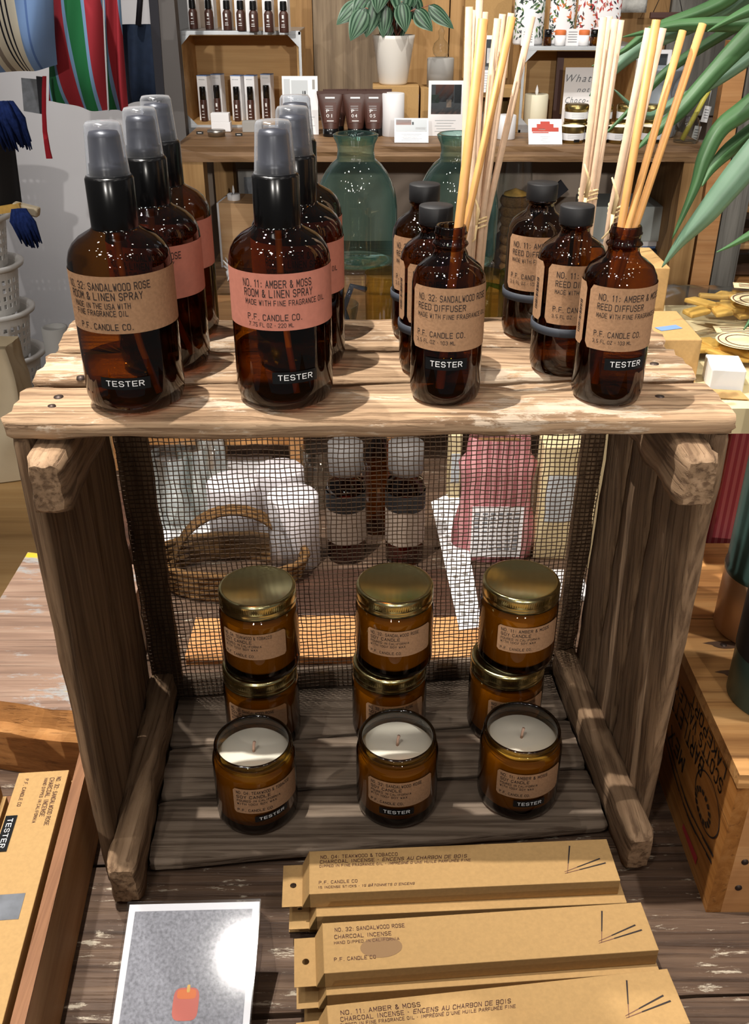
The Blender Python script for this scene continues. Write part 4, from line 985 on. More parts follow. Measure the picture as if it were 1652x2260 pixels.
# cream ledge at right with soaps
zc = 1.09
e = empty('cream_ledge', (.50, .92, .75), 'cream topped ledge behind the fruit box at the right', 'ledge')
MB().box((.52, .92, zc-.012), (.52, .30, .024), 'cream_board').build('ledge_top', e, True)
for x in (.285, .765):
    for y in (.89, 1.05): MB().box((x, y, (.75+zc-.024)/2), (.02, .02, zc-.024-.75), 'cream_board').build('leg', e, True)
b = MB(); b.grid(lambda u, v: Vector((.275+u*.40, .870+.004*math.sin(u*40), zc-.026-.25*v)), 40, 3, 'red_weave')
solo(b, 'striped_curtain', 'red and cream woven cloth hanging under the cream ledge', 'cloth', origin=(.45, .870, .84), solid=.002)
def carton_at(name, x0, x1, y0, y1, h, m, lab, rz=0):
    e = empty(name, ((x0+x1)/2, (y0+y1)/2, zc+.0003), lab, 'carton', rotz=rz)
    MB().box((0, 0, h/2), (x1-x0, y1-y0, h), m, bev=.0012).build('carton_body', e)
    return e
e = carton_at('kraft_carton', .225, .300, .962, 1.045, .072, 'kraft_box', 'tall kraft carton with a small white barcode label behind the amber bottles')
q = MB().box((.0155, -.0420, .022), (.013, .0006, .026), 'white_paper')
for k in range(5): q.box((.0155, -.0424, .014+.004*k), (.009, .0004, .0014), 'photo_grey')
q.build('price_label', e)
e = carton_at('kraft_carton', .235, .298, .83, .915, .042, 'kraft_box', 'low kraft carton lying beside the right end of the crate')
MB().add([(.0, -.02, .0424), (.022, -.012, .0424), (.018, -.002, .0424), (-.004, -.010, .0424)], [[0, 1, 2, 3]], 'label_blue').build('colour_label', e)
e = carton_at('white_carton', .306, .336, .805, .845, .022, 'white_paint', 'small white carton with an open kraft flap on the cream ledge', -.15)
MB().add([(-.02, -.023, .004), (.012, -.023, .004), (.018, -.036, .001), (-.014, -.036, .001)], [[0, 1, 2, 3]], 'kraft_box').build('flap', e, solid=.0006)
def pouch(x, y, z, rz, lab, w_=.12, d_=.10):
    e = empty('fruit_pouch', (x, y, z), lab, 'pouch', 'clear dried fruit pouches', rz); random.seed(int(x*999))
    b = MB()
    for k in range(16):
        cx, cy_ = random.uniform(-w_*.32, w_*.32), random.uniform(-d_*.3, d_*.3); a = random.uniform(0, 3); l = random.uniform(.015, .028)
        b.box((cx, cy_, .006+random.uniform(0, .005)), (l*1.6, l*.8, .005), 'dried_mango', rz=a, rx=random.uniform(-.2, .2), bev=.0015)
    b.build('dried_fruit', e)
    f = lambda u, v, s: Vector(((u-.5)*w_, (v-.5)*d_, .008+s*.010*math.sin(math.pi*u)**.5*math.sin(math.pi*v)**.5+.001*math.sin(u*30)*math.sin(v*27)))
    g = MB(); g.grid(lambda u, v: f(u, v, 1), 14, 12, 'clear_film'); g.grid(lambda u, v: f(u, v, -.7), 14, 12, 'clear_film'); g.build('film_bag', e)
    l_ = MB(); n = 30; l_.add([(w_*.1+.026*math.cos(2*math.pi*k/n), -d_*.12+.026*math.sin(2*math.pi*k/n), .0195) for k in range(n)], [list(range(n))], 'cream_board')
    for rr in (.024, .017):
        for k in range(n):
            a0, a1 = 2*math.pi*k/n, 2*math.pi*(k+1)/n; o_ = lambda a, r_: (w_*.1+r_*math.cos(a), -d_*.12+r_*math.sin(a), .0199); l_.add([o_(a0, rr), o_(a1, rr), o_(a1, rr-.0012), o_(a0, rr-.0012)], [[0, 1, 2, 3]], 'box_ink')
    l_.box((w_*.12, d_*.28, .0195), (.045, .02, .0006), 'cream_board')
    for k in range(3): l_.box((w_*.12, d_*.28-.006+.005*k, .0200), (.034, .0012, .0004), 'box_ink')
    l_.build('paper_label', e); return e
pouch(.385, .985, zc+.018, -.25, 'clear pouch of yellow dried fruit with a round label, upper one', .15, .13)
pouch(.35, .90, zc+.001, -.1, 'clear pouch of dried fruit under the upper pouch near the low kraft carton', .10, .08)
e = empty('yellow_candle', (.405, .83, zc+.0003), 'glass jar of yellow green wax at the right edge on the cream ledge', 'candle')
MB().lathe([(0, 0), (.034, 0), (.036, .004), (.034, .014), (.032, .018), (.034, .085)], 'clear_glass', seg=40).build('glass_jar', e)
MB().lathe([(0, .006), (.032, .006), (.0305, .018), (.0325, .070), (0, .070)], 'yellow_wax', seg=40).build('wax', e)

# ================================================================== PALM
pm = empty('palm_plant', (.97, 1.10, .7525), 'green palm plant with long arching leaves entering at the upper right', 'plant')
b = MB(); b.lathe([(0, 0), (.06, 0), (.075, .12), (.07, .12), (0, .11)], 'grey_ceramic', seg=32); b.build('flower_pot', pm)
MB().tube([(0, 0, .11), (.01, 0, .35), (-.02, 0, .70)], [.012, .010, .008], 'palm_green', 10).build('trunk', pm)
def blade(pts, ws, y0, y1, m):
    n = len(pts); P_ = []
    for i, (x, y) in enumerate(pts): P_.append(at_y(x, y, y0+(y1-y0)*i/(n-1)))
    def cr(t):
        i = min(int(t*(n-1)), n-2); f = t*(n-1)-i; g = lambda A: A[max(0, min(n-1, i-1))], ; 
        a, b_, c, d = P_[max(0, i-1)], P_[i], P_[i+1], P_[min(n-1, i+2)]
        p_ = .5*((2*b_)+(c-a)*f+(2*a-5*b_+4*c-d)*f*f+(3*b_-a-3*c+d)*f**3)
        return p_, ws[i]+(ws[i+1]-ws[i])*f
    def fn(u, v):
        p_, w_ = cr(v); q, _ = cr(min(1, v+.02)); q0, _ = cr(max(0, v-.02)); t = (q-q0).normalized(); view = (p_-CAM).normalized()
        sd_ = t.cross(view).normalized(); s_ = (u-.5); return p_+sd_*s_*w_*mpp(p_)+view*(-.003+.012*abs(s_))*min(1, w_/30)
    return MB().grid(fn, 6, 26, m)
LV = [
 ([(1760, -140), (1600, 0), (1447, 62), (1370, 115), (1305, 146)], [26, 34, 20, 9, 1], .98, .93, 'palm_green'),
 ([(1760, -60), (1618, 8), (1500, 62), (1414, 102), (1356, 150), (1300, 212)], [36, 44, 40, 38, 26, 2], 1.0, .96, 'palm_pale'),
 ([(1800, 40), (1652, 52), (1500, 56), (1420, 72), (1373, 82)], [34, 34, 24, 10, 1], .96, .92, 'palm_green'),
 ([(1800, -60), (1652, 80), (1570, 165), (1498, 246), (1430, 305), (1404, 332)], [44, 46, 36, 34, 14, 1], .95, .90, 'palm_green'),
 ([(1780, 30), (1652, 128), (1560, 190), (1490, 225), (1425, 256), (1352, 195)], [30, 30, 24, 22, 16, 1], 1.02, .97, 'palm_pale'),
 ([(1790, 120), (1652, 235), (1590, 283), (1555, 346), (1530, 420), (1482, 528)], [50, 46, 38, 34, 20, 1], .94, .90, 'palm_green'),
 ([(1800, 200), (1700, 300), (1628, 385), (1560, 468), (1500, 535), (1460, 590)], [60, 66, 62, 48, 22, 1], .90, .90, 'palm_pale'),
 ([(1800, 200), (1690, 270), (1610, 330), (1570, 372), (1548, 412)], [40, 40, 34, 20, 1], .97, .93, 'palm_green'),
 ([(1800, 460), (1700, 495), (1652, 520), (1615, 540), (1580, 557)], [30, 26, 18, 9, 1], .88, .86, 'palm_green'),
 ([(1800, -80), (1700, 10), (1652, 24), (1600, 48), (1560, 70)], [40, 38, 26, 12, 1], .93, .90, 'palm_green'),
 ([(1800, 620), (1720, 640), (1670, 690), (1640, 728)], [30, 26, 14, 1], .80, .78, 'palm_green'),
 ([(1760, -20), (1620, 60), (1480, 150), (1400, 232), (1330, 300)], [22, 24, 20, 12, 1], 1.05, 1.0, 'palm_green'),
]
for a in LV: blade(*a).build('leaf', pm, True, solid=.0006)
# ================================================================== THE CRATE
CO = {(0,0,1):(-.229,.539), (1,0,1):(.226,.545), (0,1,1):(-.239,.738), (1,1,1):(.215,.746),
      (0,0,0):(-.231,.553), (1,0,0):(.247,.604), (0,1,0):(-.243,.768), (1,1,0):(.229,.818)}
ZB0, ZT0 = .7520, 1.182
def C(u, v, w_):
    x = y = 0
    for (a, b, c), (px, py) in CO.items():
        k = (u if a else 1-u)*(v if b else 1-v)*(w_ if c else 1-w_); x += k*px; y += k*py
    return Vector((x, y, ZB0+(ZT0-ZB0)*w_))
crate = empty('wooden_crate', (0, .66, ZB0), 'weathered wooden crate on its side with a wire mesh back', 'crate')
def cboard(u0, u1, v0, v1, w0, w1, axis, m, name, seed, n=30, rough=.0022, rnd=.35, endround=0):
    """board inside the crate's skewed box; grain along axis u, v or w; rounded, slightly uneven edges"""
    b = MB(); nc = 20; pr_ = []
    for k in range(nc):
        a = 2*math.pi*(k+.5)/nc; ca, sa = math.cos(a), math.sin(a); p_ = 2/max(rnd, .05)
        f = (abs(ca)**p_+abs(sa)**p_)**(-1/p_); pr_.append((ca*f*.5+.5, sa*f*.5+.5))
    lim = {'u': (v0, v1, w0, w1, u0, u1), 'v': (u0, u1, w0, w1, v0, v1), 'w': (u0, u1, v0, v1, w0, w1)}[axis]
    vs = []; fs = []
    ts = [0, .004, .012]+[i/n for i in range(1, n)]+[.988, .996, 1]
    for t in ts:
        sh = 1.0
        if endround: sh = 1-endround*max(0, 1-min(t, 9)/.04)**2
        else: sh = 1-.05*max(0, 1-min(t, 1-t)/.012)**2
        for (a, c) in pr_:
            A = lim[0]+(lim[1]-lim[0])*(.5+(a-.5)*sh); B = lim[2]+(lim[3]-lim[2])*(.5+(c-.5)*sh); T_ = lim[4]+(lim[5]-lim[4])*t
            q = C(T_, A, B) if axis == 'u' else C(A, T_, B) if axis == 'v' else C(A, B, T_)
            nz = noise.noise(Vector((t*8+seed, a*3, c*3)))*rough+noise.noise(Vector((t*40+seed, a*5, c*5)))*rough*.4
            dr = Vector((0, a-.5, c-.5)) if axis == 'u' else Vector((a-.5, 0, c-.5)) if axis == 'v' else Vector((a-.5, c-.5, 0))
            if axis == 'u' and (t < .03 or t > .97): q.x += nz*2.2*(1 if t > .5 else -1)
            vs.append(q+dr*nz*2)
    N_ = len(ts)
    for i in range(N_-1):
        for k in range(nc):
            k2 = (k+1) % nc; fs.append([i*nc+k, i*nc+k2, (i+1)*nc+k2, (i+1)*nc+k])
    b.add(vs, fs, m, True); b.add([vs[k] for k in range(nc)], [list(range(nc))[::-1]], m); b.add([vs[(N_-1)*nc+k] for k in range(nc)], [list(range(nc))], m)
    return b.build(name, crate, True)
TH = .014/(ZT0-ZB0)
TB = [(-.005, .292), (.345, .622), (.672, 1.0)]
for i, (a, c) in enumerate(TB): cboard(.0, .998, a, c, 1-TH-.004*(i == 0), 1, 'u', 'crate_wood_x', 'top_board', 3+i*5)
for i, (a, c) in enumerate([(.0, .325), (.342, .642), (.658, 1.0)]): cboard(.083, .917, a, c, 0.0, .032, 'u', 'crate_floor_wood', 'floor_board', 31+i*5, rough=.0010, rnd=.2)
TW = 1-TH-.003
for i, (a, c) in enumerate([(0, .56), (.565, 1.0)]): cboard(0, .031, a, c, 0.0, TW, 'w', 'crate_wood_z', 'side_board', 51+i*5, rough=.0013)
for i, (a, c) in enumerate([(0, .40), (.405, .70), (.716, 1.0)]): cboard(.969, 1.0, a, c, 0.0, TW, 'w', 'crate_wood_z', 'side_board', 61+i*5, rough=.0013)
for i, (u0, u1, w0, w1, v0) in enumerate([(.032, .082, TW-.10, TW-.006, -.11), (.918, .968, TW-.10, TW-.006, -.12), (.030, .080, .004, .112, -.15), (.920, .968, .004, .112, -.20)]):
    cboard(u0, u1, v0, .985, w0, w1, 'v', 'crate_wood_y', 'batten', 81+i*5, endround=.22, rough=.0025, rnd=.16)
cboard(.032, .095, 1.0, 1.045, 0, TW, 'w', 'crate_wood_z', 'back_strip', 101)
cboard(.925, .968, 1.0, 1.045, 0, TW, 'w', 'crate_wood_z', 'back_strip', 103)
cboard(.096, .924, 1.0, 1.045, 0, .085, 'u', 'crate_floor_wood', 'back_strip', 105)
wm = MB(); random.seed(5)
def wire(p0, p1, n, sd, r_=.00052):
    vs = []; fs = []
    for i in range(n+1):
        q = p0.lerp(p1, i/n); j = noise.noise(Vector((q.x*45, q.z*45, sd)))*.0012+noise.noise(Vector((q.x*160, q.z*160, sd+9)))*.0007
        hor = abs(p1.x-p0.x) > abs(p1.z-p0.z)
        q = q+(Vector((0, 0, j)) if hor else Vector((j, 0, 0))); wv = .0004*math.sin(i*math.pi)*0
        tw = .00045*(1 if (i+int(sd*10)) % 2 else -1)*(1 if hor else -1); q.y += tw
        for k in range(4):
            a = math.pi/4+math.pi/2*k; c, s_ = r_*math.cos(a), r_*math.sin(a)
            vs.append(q+(Vector((0, c, s_)) if hor else Vector((c, s_, 0))))
    for i in range(n):
        for k in range(4): fs.append([i*4+k, i*4+(k+1) % 4, (i+1)*4+(k+1) % 4, (i+1)*4+k])
    wm.add(vs, fs, 'iron_wire', True)
NVW, NHW = 92, 86
for i in range(NVW): u = .034+.932*i/(NVW-1); wire(C(u, .988, .004), C(u, .988, TW), NHW//2, i*.1)
for j in range(NHW): w_ = .006+(TW-.008)*j/(NHW-1); wire(C(.033, .988, w_), C(.967, .988, w_), NVW//2, j*.1+30)
wm.build('wire_mesh', crate, True, fix=False)
for (x, y, s_) in [(.16, .595, 1), (.185, .575, 1), (.197, .635, 1), (.19, .70, .8), (-.205, .575, 1), (-.20, .61, .9), (-.14, .595, .9), (-.205, .56, .8)]:
    MB().lathe([(0, .0012), (.003*s_, .0008), (.0036*s_, -.001)], 'nail', (x, y, ZT0-.0005), 14).build('nail', crate, True)

# ================================================================== LABEL AND BOTTLE BUILDERS
def cyl(r_): return lambda u, v: Vector((r_*math.sin(u/r_), -r_*math.cos(u/r_), v))
def patch(mb, r_, a0, a1, z0, z1, m, corner=0, thick=0):
    """curved label between two angles (degrees, 0 = towards the front)"""
    s0, s1 = R(a0)*r_, R(a1)*r_; n = 30; rows = 12; f = cyl(r_)
    def q(u, v):
        z = z0+(z1-z0)*v; d = min(z-z0, z1-z); ins = 0
        if corner and d < corner: ins = corner-math.sqrt(max(0, corner**2-(corner-d)**2))
        return f(s0+ins+(s1-s0-2*ins)*u, z)
    mb.grid(q, n, rows, m)
def label_part(r_, a0, a1, z0, z1, m, lns, parent, corner=0, ink='ink'):
    b = MB(); patch(b, r_+.00025, a0, a1, z0, z1, m, corner); f = cyl(r_+.00055)
    for (s_, adeg, z, wd, h) in lns: text_on(b, s_, f, R(adeg)*r_, z, wd, h, ink)
    return b.build('paper_label', parent)
def tester(parent, r_, a0, z, wd, h=.0075, tilt=0):
    b = MB(); f = cyl(r_+.0006); g = cyl(r_+.0009); s0 = R(a0)*r_
    b.grid(lambda u, v: f(s0+wd*u, z+h*v+tilt*u), 16, 2, 'tape_black')
    text_on(b, 'TESTER', lambda u, v: g(u, v+tilt*(u-s0)/wd), s0+wd*.13, z+h*.32, wd*.74, h*.42, 'white_ink')
    return b.build('tester_tape', parent)
def spray(loc, label, lcol, lns, test=None, tube_a=40, level=.034, rot=0, copy_of=None):
    e = empty('spray_bottle', loc, label, 'spray bottle', 'amber spray bottles', rot); r_ = .0308
    MB().lathe([(0, .004), (.018, .002), (.025, .0), (.0288, .0025), (.0306, .008), (r_, .014), (r_, .087), (.0304, .0915), (.0291, .0960), (.0266, .1001), (.0228, .1036), (.0182, .1062), (.0150, .1080), (.0134, .1100), (.0130, .118)], 'amber_glass', seg=64).build('glass_body', e)
    MB().lathe([(0, .0065), (.026, .0065), (.0292, .012), (.0294, level), (0, level)], 'amber_liquid', seg=40).build('liquid', e)
    a = R(tube_a); ex = Vector((.021*math.sin(a), -.021*math.cos(a), .009))
    MB().tube([(0, 0, .115), (0, 0, .09), ex*.12+Vector((0, 0, .06)), ex*.45+Vector((0, 0, .032)), ex], .0021, 'reed_soaked', 10).build('dip_tube', e)
    c = MB(); c.lathe([(0, .1085), (.0136, .1085), (.0139, .1095), (.0139, .1365), (.0130, .138), (0, .138)], 'black_plastic', seg=48)
    c.build('pump_collar', e)
    c = MB(); c.lathe([(0, .138), (.0108, .138), (.0106, .1445), (.0098, .1450), (.0090, .1590), (.0080, .1615), (0, .1625)], 'pump_grey', seg=28); c.tube([(0, -.006, .1555), (0, -.0085, .1555)], .0016, 'black_plastic', 8); c.build('pump_head', e)
    MB().lathe([(.0126, .1385), (.0121, .1395), (.0104, .1645), (.0092, .1665), (0, .1670)], 'frosted_cap', seg=48).build('clear_cap', e)
    label_part(r_, -100, 100, .0535, .0875, lcol, lns, e)
    if test: tester(e, r_, *test)
    return e
L32s = [('NO. 32: SANDALWOOD ROSE', -56, .0795, .054, .0040), ('ROOM & LINEN SPRAY', -53, .0738, .047, .0041), ('MADE IN THE USA WITH', -49, .0687, .037, .0031), ('FINE FRAGRANCE OIL', -47, .0643, .034, .0031), ('P.F. CANDLE CO.', -43, .0560, .034, .0034)]
L11s = [('NO. 11: AMBER & MOSS', -39, .0795, .043, .0041), ('ROOM & LINEN SPRAY', -38, .0738, .043, .0042), ('MADE WITH FINE FRAGRANCE OIL', -37, .0688, .052, .0030), ('P.F. CANDLE CO.', -35, .0598, .034, .0034), ('7.75 FL OZ • 220 ML', -34, .0557, .028, .0023)]
ZC = ZT0+.0004
spray((-.1525, .571, ZC), 'front left amber spray bottle with a worn kraft label and TESTER strip', 'kraft_label', L32s, (-26, .0185, .031), 55, .030)
spray((-.0575, .577, ZC), 'amber spray bottle with a pink label and TESTER strip at the front', 'pink_label', L11s, (-9, .020, .029), 25, .036)
P32 = [(a, b-30 if False else b, c, d, f) for a, b, c, d, f in L32s]
spray((-.146, .6365, ZC), 'second amber spray bottle in the left row, right behind the kraft labelled one', 'pink_label', P32, None, 70, .05)
spray((-.1490, .702, ZC), 'rearmost amber spray bottle of the left row with a pink label', 'pink_label', P32, None, 40, .06)
spray((-.0515, .642, ZC), 'amber spray bottle directly behind the pink labelled TESTER one', 'pink_label', L11s, None, 60, .06)
spray((-.0545, .7065, ZC), 'rearmost amber spray bottle of the middle row beside the green carafe', 'pink_label', L11s, None, 60, .06)

def diffuser(loc, label, lns, a0, a1, open_=False, test=None, back=None, band=False):
    e = empty('diffuser_bottle', loc, label, 'bottle', 'amber reed diffuser bottles'); r_ = .0226
    MB().lathe([(0, .004), (.014, .002), (.019, 0), (.0214, .002), (.0224, .006), (r_, .010), (r_, .0745), (.0218, .0795), (.0192, .0845), (.0150, .0880), (.0110, .0905), (.0096, .0930), (.0093, .0960), (.0104, .0967), (.0110, .0978), (.0104, .0990), (.0093, .0997), (.0092, .1030), (.0098, .1036), (.0100, .1044), (.0094, .1052), (.0091, .1075), (.0086, .1085), (.0074, .1083), (.0070, .1070), (.0070, .094)], 'amber_glass', seg=56).build('glass_body', e)
    MB().lathe([(0, .006), (.018, .006), (.0213, .012), (.0214, .066 if not open_ else .05), (0, .066 if not open_ else .05)], 'amber_liquid', seg=36).build('liquid', e)
    if not open_: MB().lathe([(0, .0985), (.0106, .0985), (.0110, .0992), (.0110, .1092), (.0106, .1098), (0, .1098)], 'black_matte', seg=48).build('screw_cap', e)
    label_part(r_, a0, a1, .0375, .0765, 'kraft_label', lns, e, .0022)
    if back:
        b = MB(); patch(b, r_+.00025, back[0], back[1], .0375, .0765, 'kraft_label', .002); f = cyl(r_+.0005); random.seed(3)
        s0 = R(back[0]+.55*(back[1]-back[0]))*r_
        for k in range(18):
            z = .0445+.00115*k; t = random.uniform(.0003, .0008); b.add([f(s0, z), f(s0+.0035, z), f(s0+.0035, z+t), f(s0, z+t)], [[0, 1, 2, 3]], 'ink')
        b.build('back_label', e)
    if test: tester(e, r_, *test)
    if band: MB().lathe([(r_+.0002, .0290), (r_+.0011, .0292), (r_+.0011, .0345), (r_+.0002, .0347)], 'band', seg=48).build('elastic_band', e)
    return e
def dl(t, a, k=1.0): return [(t, a, .0685, .047*k, .0036), ('REED DIFFUSER', a-1, .0628, .031*k, .0035), ('MADE WITH FINE FRAGRANCE OIL', a-1, .0580, .049*k, .0026), ('P.F. CANDLE CO.', a-2, .0462, .032*k, .0032), ('3.5 FL OZ • 103 ML', a-3, .0420, .026*k, .0021)]
T32, T11 = 'NO. 32: SANDALWOOD ROSE', 'NO. 11: AMBER & MOSS'
diffuser((.0455, .577, ZC), 'open amber diffuser bottle with a No. 32 label and TESTER strip', dl(T32, -54), -68, 84, True, (-38, .0255, .027))
diffuser((.0395, .627, ZC), 'black-capped amber bottle just behind the open No. 32 diffuser', dl(T32, -40), -52, 84, back=(-100, -60), band=True)
diffuser((.0355, .699, ZC), 'rearmost black-capped amber bottle of the left diffuser row', dl(T32, -58), -72, 80, band=True)
diffuser((.150, .577, ZC), 'open amber diffuser bottle with a No. 11 label and TESTER strip at the right', dl(T11, -43, .93), -60, 92, True, (-22, .0255, .027), (-112, -68))
diffuser((.130, .627, ZC), 'black-capped amber bottle just behind the open No. 11 diffuser', dl(T11, -34), -50, 92, back=(-108, -60), band=True)
diffuser((.1195, .703, ZC), 'rearmost black-capped amber bottle of the right diffuser row', dl(T11, -58), -70, 84, band=True)

# reeds standing in the open bottles (each a thing of its own) and raffia-tied bundles behind
def reed(px0, py0, px1, py1, y0, y1, zb, lab, r_=.0024):
    a = at_y(px0, py0, y0); b = at_y(px1, py1, y1); d = (b-a)/(b.z-a.z); s_ = a-d*(a.z-zb)
    solo(MB().tube([s_, a, b], r_, 'reed_soaked', 10, smooth=True), 'diffuser_reed', lab, 'reed', 'oil-soaked reeds', origin=s_)
reed(1012, 500, 1066, 42, .577, .590, 1.192, 'oil-darkened reed on the left in the open No. 32 diffuser bottle', .0029)
reed(1027, 499, 1130, 38, .583, .604, 1.235, 'oil-darkened reed on the right in the open No. 32 diffuser bottle', .0023)
reed(1369, 506, 1448, 44, .577, .590, 1.195, 'darkest left reed in the open No. 11 diffuser bottle')
reed(1382, 512, 1506, 68, .575, .600, 1.24, 'middle reed in the open No. 11 diffuser bottle', .0022)
reed(1397, 512, 1550, 53, .579, .604, 1.24, 'rightmost slanting reed in the open No. 11 diffuser bottle', .0023)
def bundle(lst, y, tie, lab, bottom, ty):
    p0 = at_y(tie[0], bottom, y); e = empty('reed_bundle', (p0.x, y, ZC), lab, 'reed bundle', 'raffia tied reed bundles')
    for i, (xt, yt, xm) in enumerate(lst):
        dy = .003*((i % 2)*2-1); T_ = at_y(xt, yt, y+dy*2); m_ = at_y(xm, tie[1], y+dy); d = (T_-m_)/(T_.z-m_.z)
        b_ = m_-d*(m_.z-ZC-.002)*.25; b_.z = ZC+.002
        MB().tube([b_, m_, T_], .0025, 'reed', 8).build('reed', e, True)
    if ty:
        m_ = at_y(tie[0], tie[1], y); b = MB(); k = tie[2]*mpp(m_)/2
        for dz in (-.002, .0015, .004): b.tube([m_+Vector((k*1.05*math.sin(a), -.0062*math.cos(a), dz+.001*math.sin(a*2))) for a in [2*math.pi*i/16 for i in range(17)]], .0008, 'raffia', 6)
        for (dx, dz, l) in ((-.007, .024, 1), (-.004, .018, 1), (-.009, -.016, 1)): b.tube([m_+Vector((-.003, -.0065, 0)), m_+Vector((dx*.4, -.009, dz*.6)), m_+Vector((dx, -.0085, dz))], [.0014, .001, .0006], 'raffia', 6)
        b.build('raffia_tie', e, True)
bundle([(1098, 41, 1046), (1109, 31, 1055), (1128, 29, 1062), (1174, 36, 1070)], .735, (1057, 492, 30), 'tied bundle of pale reeds fanning out behind the left diffuser bottles', 690, True)
bundle([(1035, 15, 1021), (1047, 22, 1029), (1058, -6, 1036), (1069, 26, 1042)], .725, (1030, 492, 30), 'upright bundle of pale reeds hidden behind the two soaked reeds', 690, False)
bundle([(1331, 38, 1284), (1344, 36, 1293), (1357, 42, 1302), (1370, 44, 1311)], .737, (1297, 432, 38), 'tied bundle of pale reeds behind the rearmost right diffuser bottle', 690, True)
bundle([(1431, 62, 1348), (1443, 66, 1356), (1462, 62, 1366)], .662, (1357, 468, 28), 'tied bundle of pale reeds behind the right middle diffuser bottle', 790, True)

# ================================================================== CANDLES IN THE CRATE
ZF = C(.5, .5, .032).z+.0010; RJ = .0362
def jar_glass(e, open_):
    p_ = [(0, .003), (.028, .002), (.0325, 0), (.0352, .0025), (RJ, .008), (RJ, .0615), (.0355, .0655), (.0338, .0675)]
    if open_:
        p_ += [(.0334, .069), (.0342, .0700), (.0342, .0718), (.0334, .0730)]
        MB().lathe([(.0334, .0728), (.0337, .0738), (.0337, .0768), (.0328, .0786), (.0315, .0786), (.0306, .0770), (.0306, .0755)], 'amber_rim', seg=64).build('jar_rim', e)
        MB().lathe([(.0306, .0756), (.0306, .0650)], 'clear_glass', seg=64).build('inner_wall', e)
    else: p_ += [(.0334, .069), (.0334, .078)]
    MB().lathe(p_, 'amber_jar', seg=64).build('glass_jar', e)
    MB().lathe([(0, .0065), (.030, .0065), (.0345, .012), (.0345, .060), (.030, .0655), (0, .0655)], 'wax', seg=48).build('wax', e)
    if open_: MB().tube([(0, 0, .065), (.0004, 0, .072), (.0012, 0, .0765)], [.0013, .0012, .0014], 'wick', 8).build('wick', e)
    else:
        b = MB(); b.lathe([(.0338, .0690), (.0352, .0695), (.0354, .0730), (.0346, .0745), (.0352, .0760), (.0354, .0830), (.0346, .0850), (.0325, .0860), (.0310, .0852), (0, .0852)], 'brass', seg=96)
        f = cyl(.0357)
        for k in range(110):
            a = 2*math.pi*k/110*.0357; b.add([f(a, .0772), f(a+.0009, .0772), f(a+.0009, .0818), f(a, .0818)], [[0, 1, 2, 3]], 'brass')
        b.build('screw_lid', e)
def jl(t, a, k=1): return [(t, a, .0512, .040*k, .0030), ('SOY CANDLE', a, .0463, .024*k, .0030), ('POURED IN CALIFORNIA', a, .0423, .0315*k, .0021), ('WITH 100% SOY WAX', a, .0386, .0285*k, .0021), ('P.F. CANDLE CO.', a, .0312, .026*k, .0025)]
T04 = 'NO. 04: TEAKWOOD & TOBACCO'
def jar(loc, label, t, a0, a1, open_=False, test=None, kw=1.0):
    e = empty('candle_jar', loc, label, 'candle', 'amber jar candles'); jar_glass(e, open_)
    label_part(RJ, a0, a1, .0285, .0565, 'kraft_label', jl(t, a0+5, kw), e, .002)
    if test: tester(e, RJ, *test)
    return e
jar((-.1050, .6190, ZF), 'open candle jar tester with a No. 04 label, left in the front row', T04, -24, 78, True, (4, .0185, .031, .0065, .003), 1.22)
jar((.0200, .6265, ZF), 'open candle jar tester with a No. 32 label, middle of the front row', T32, -44, 52, True, (-26, .0185, .031), 1.15)
jar((.1300, .6360, ZF), 'open candle jar tester with a No. 11 label, right in the front row', T11, -40, 58, True, (-14, .0185, .029), 1.05)
HJ = .0865
for (x, y, dx, t, t2, n_, a) in ((-.1075, .7190, .001, T04, T32, 'left', -54), (.0165, .7235, .002, T32, T32, 'middle', -42), (.1305, .7290, .004, T11, T11, 'right', -38)):
    jar((x-.002, y, ZF), 'lidded candle jar at the bottom of the %s stack' % n_, t2, a+4, a+100, kw=1.1)
    jar((x+dx, y, ZF+HJ), 'lidded candle jar on top of the %s stack' % n_, t, a, a+100, kw=1.15)

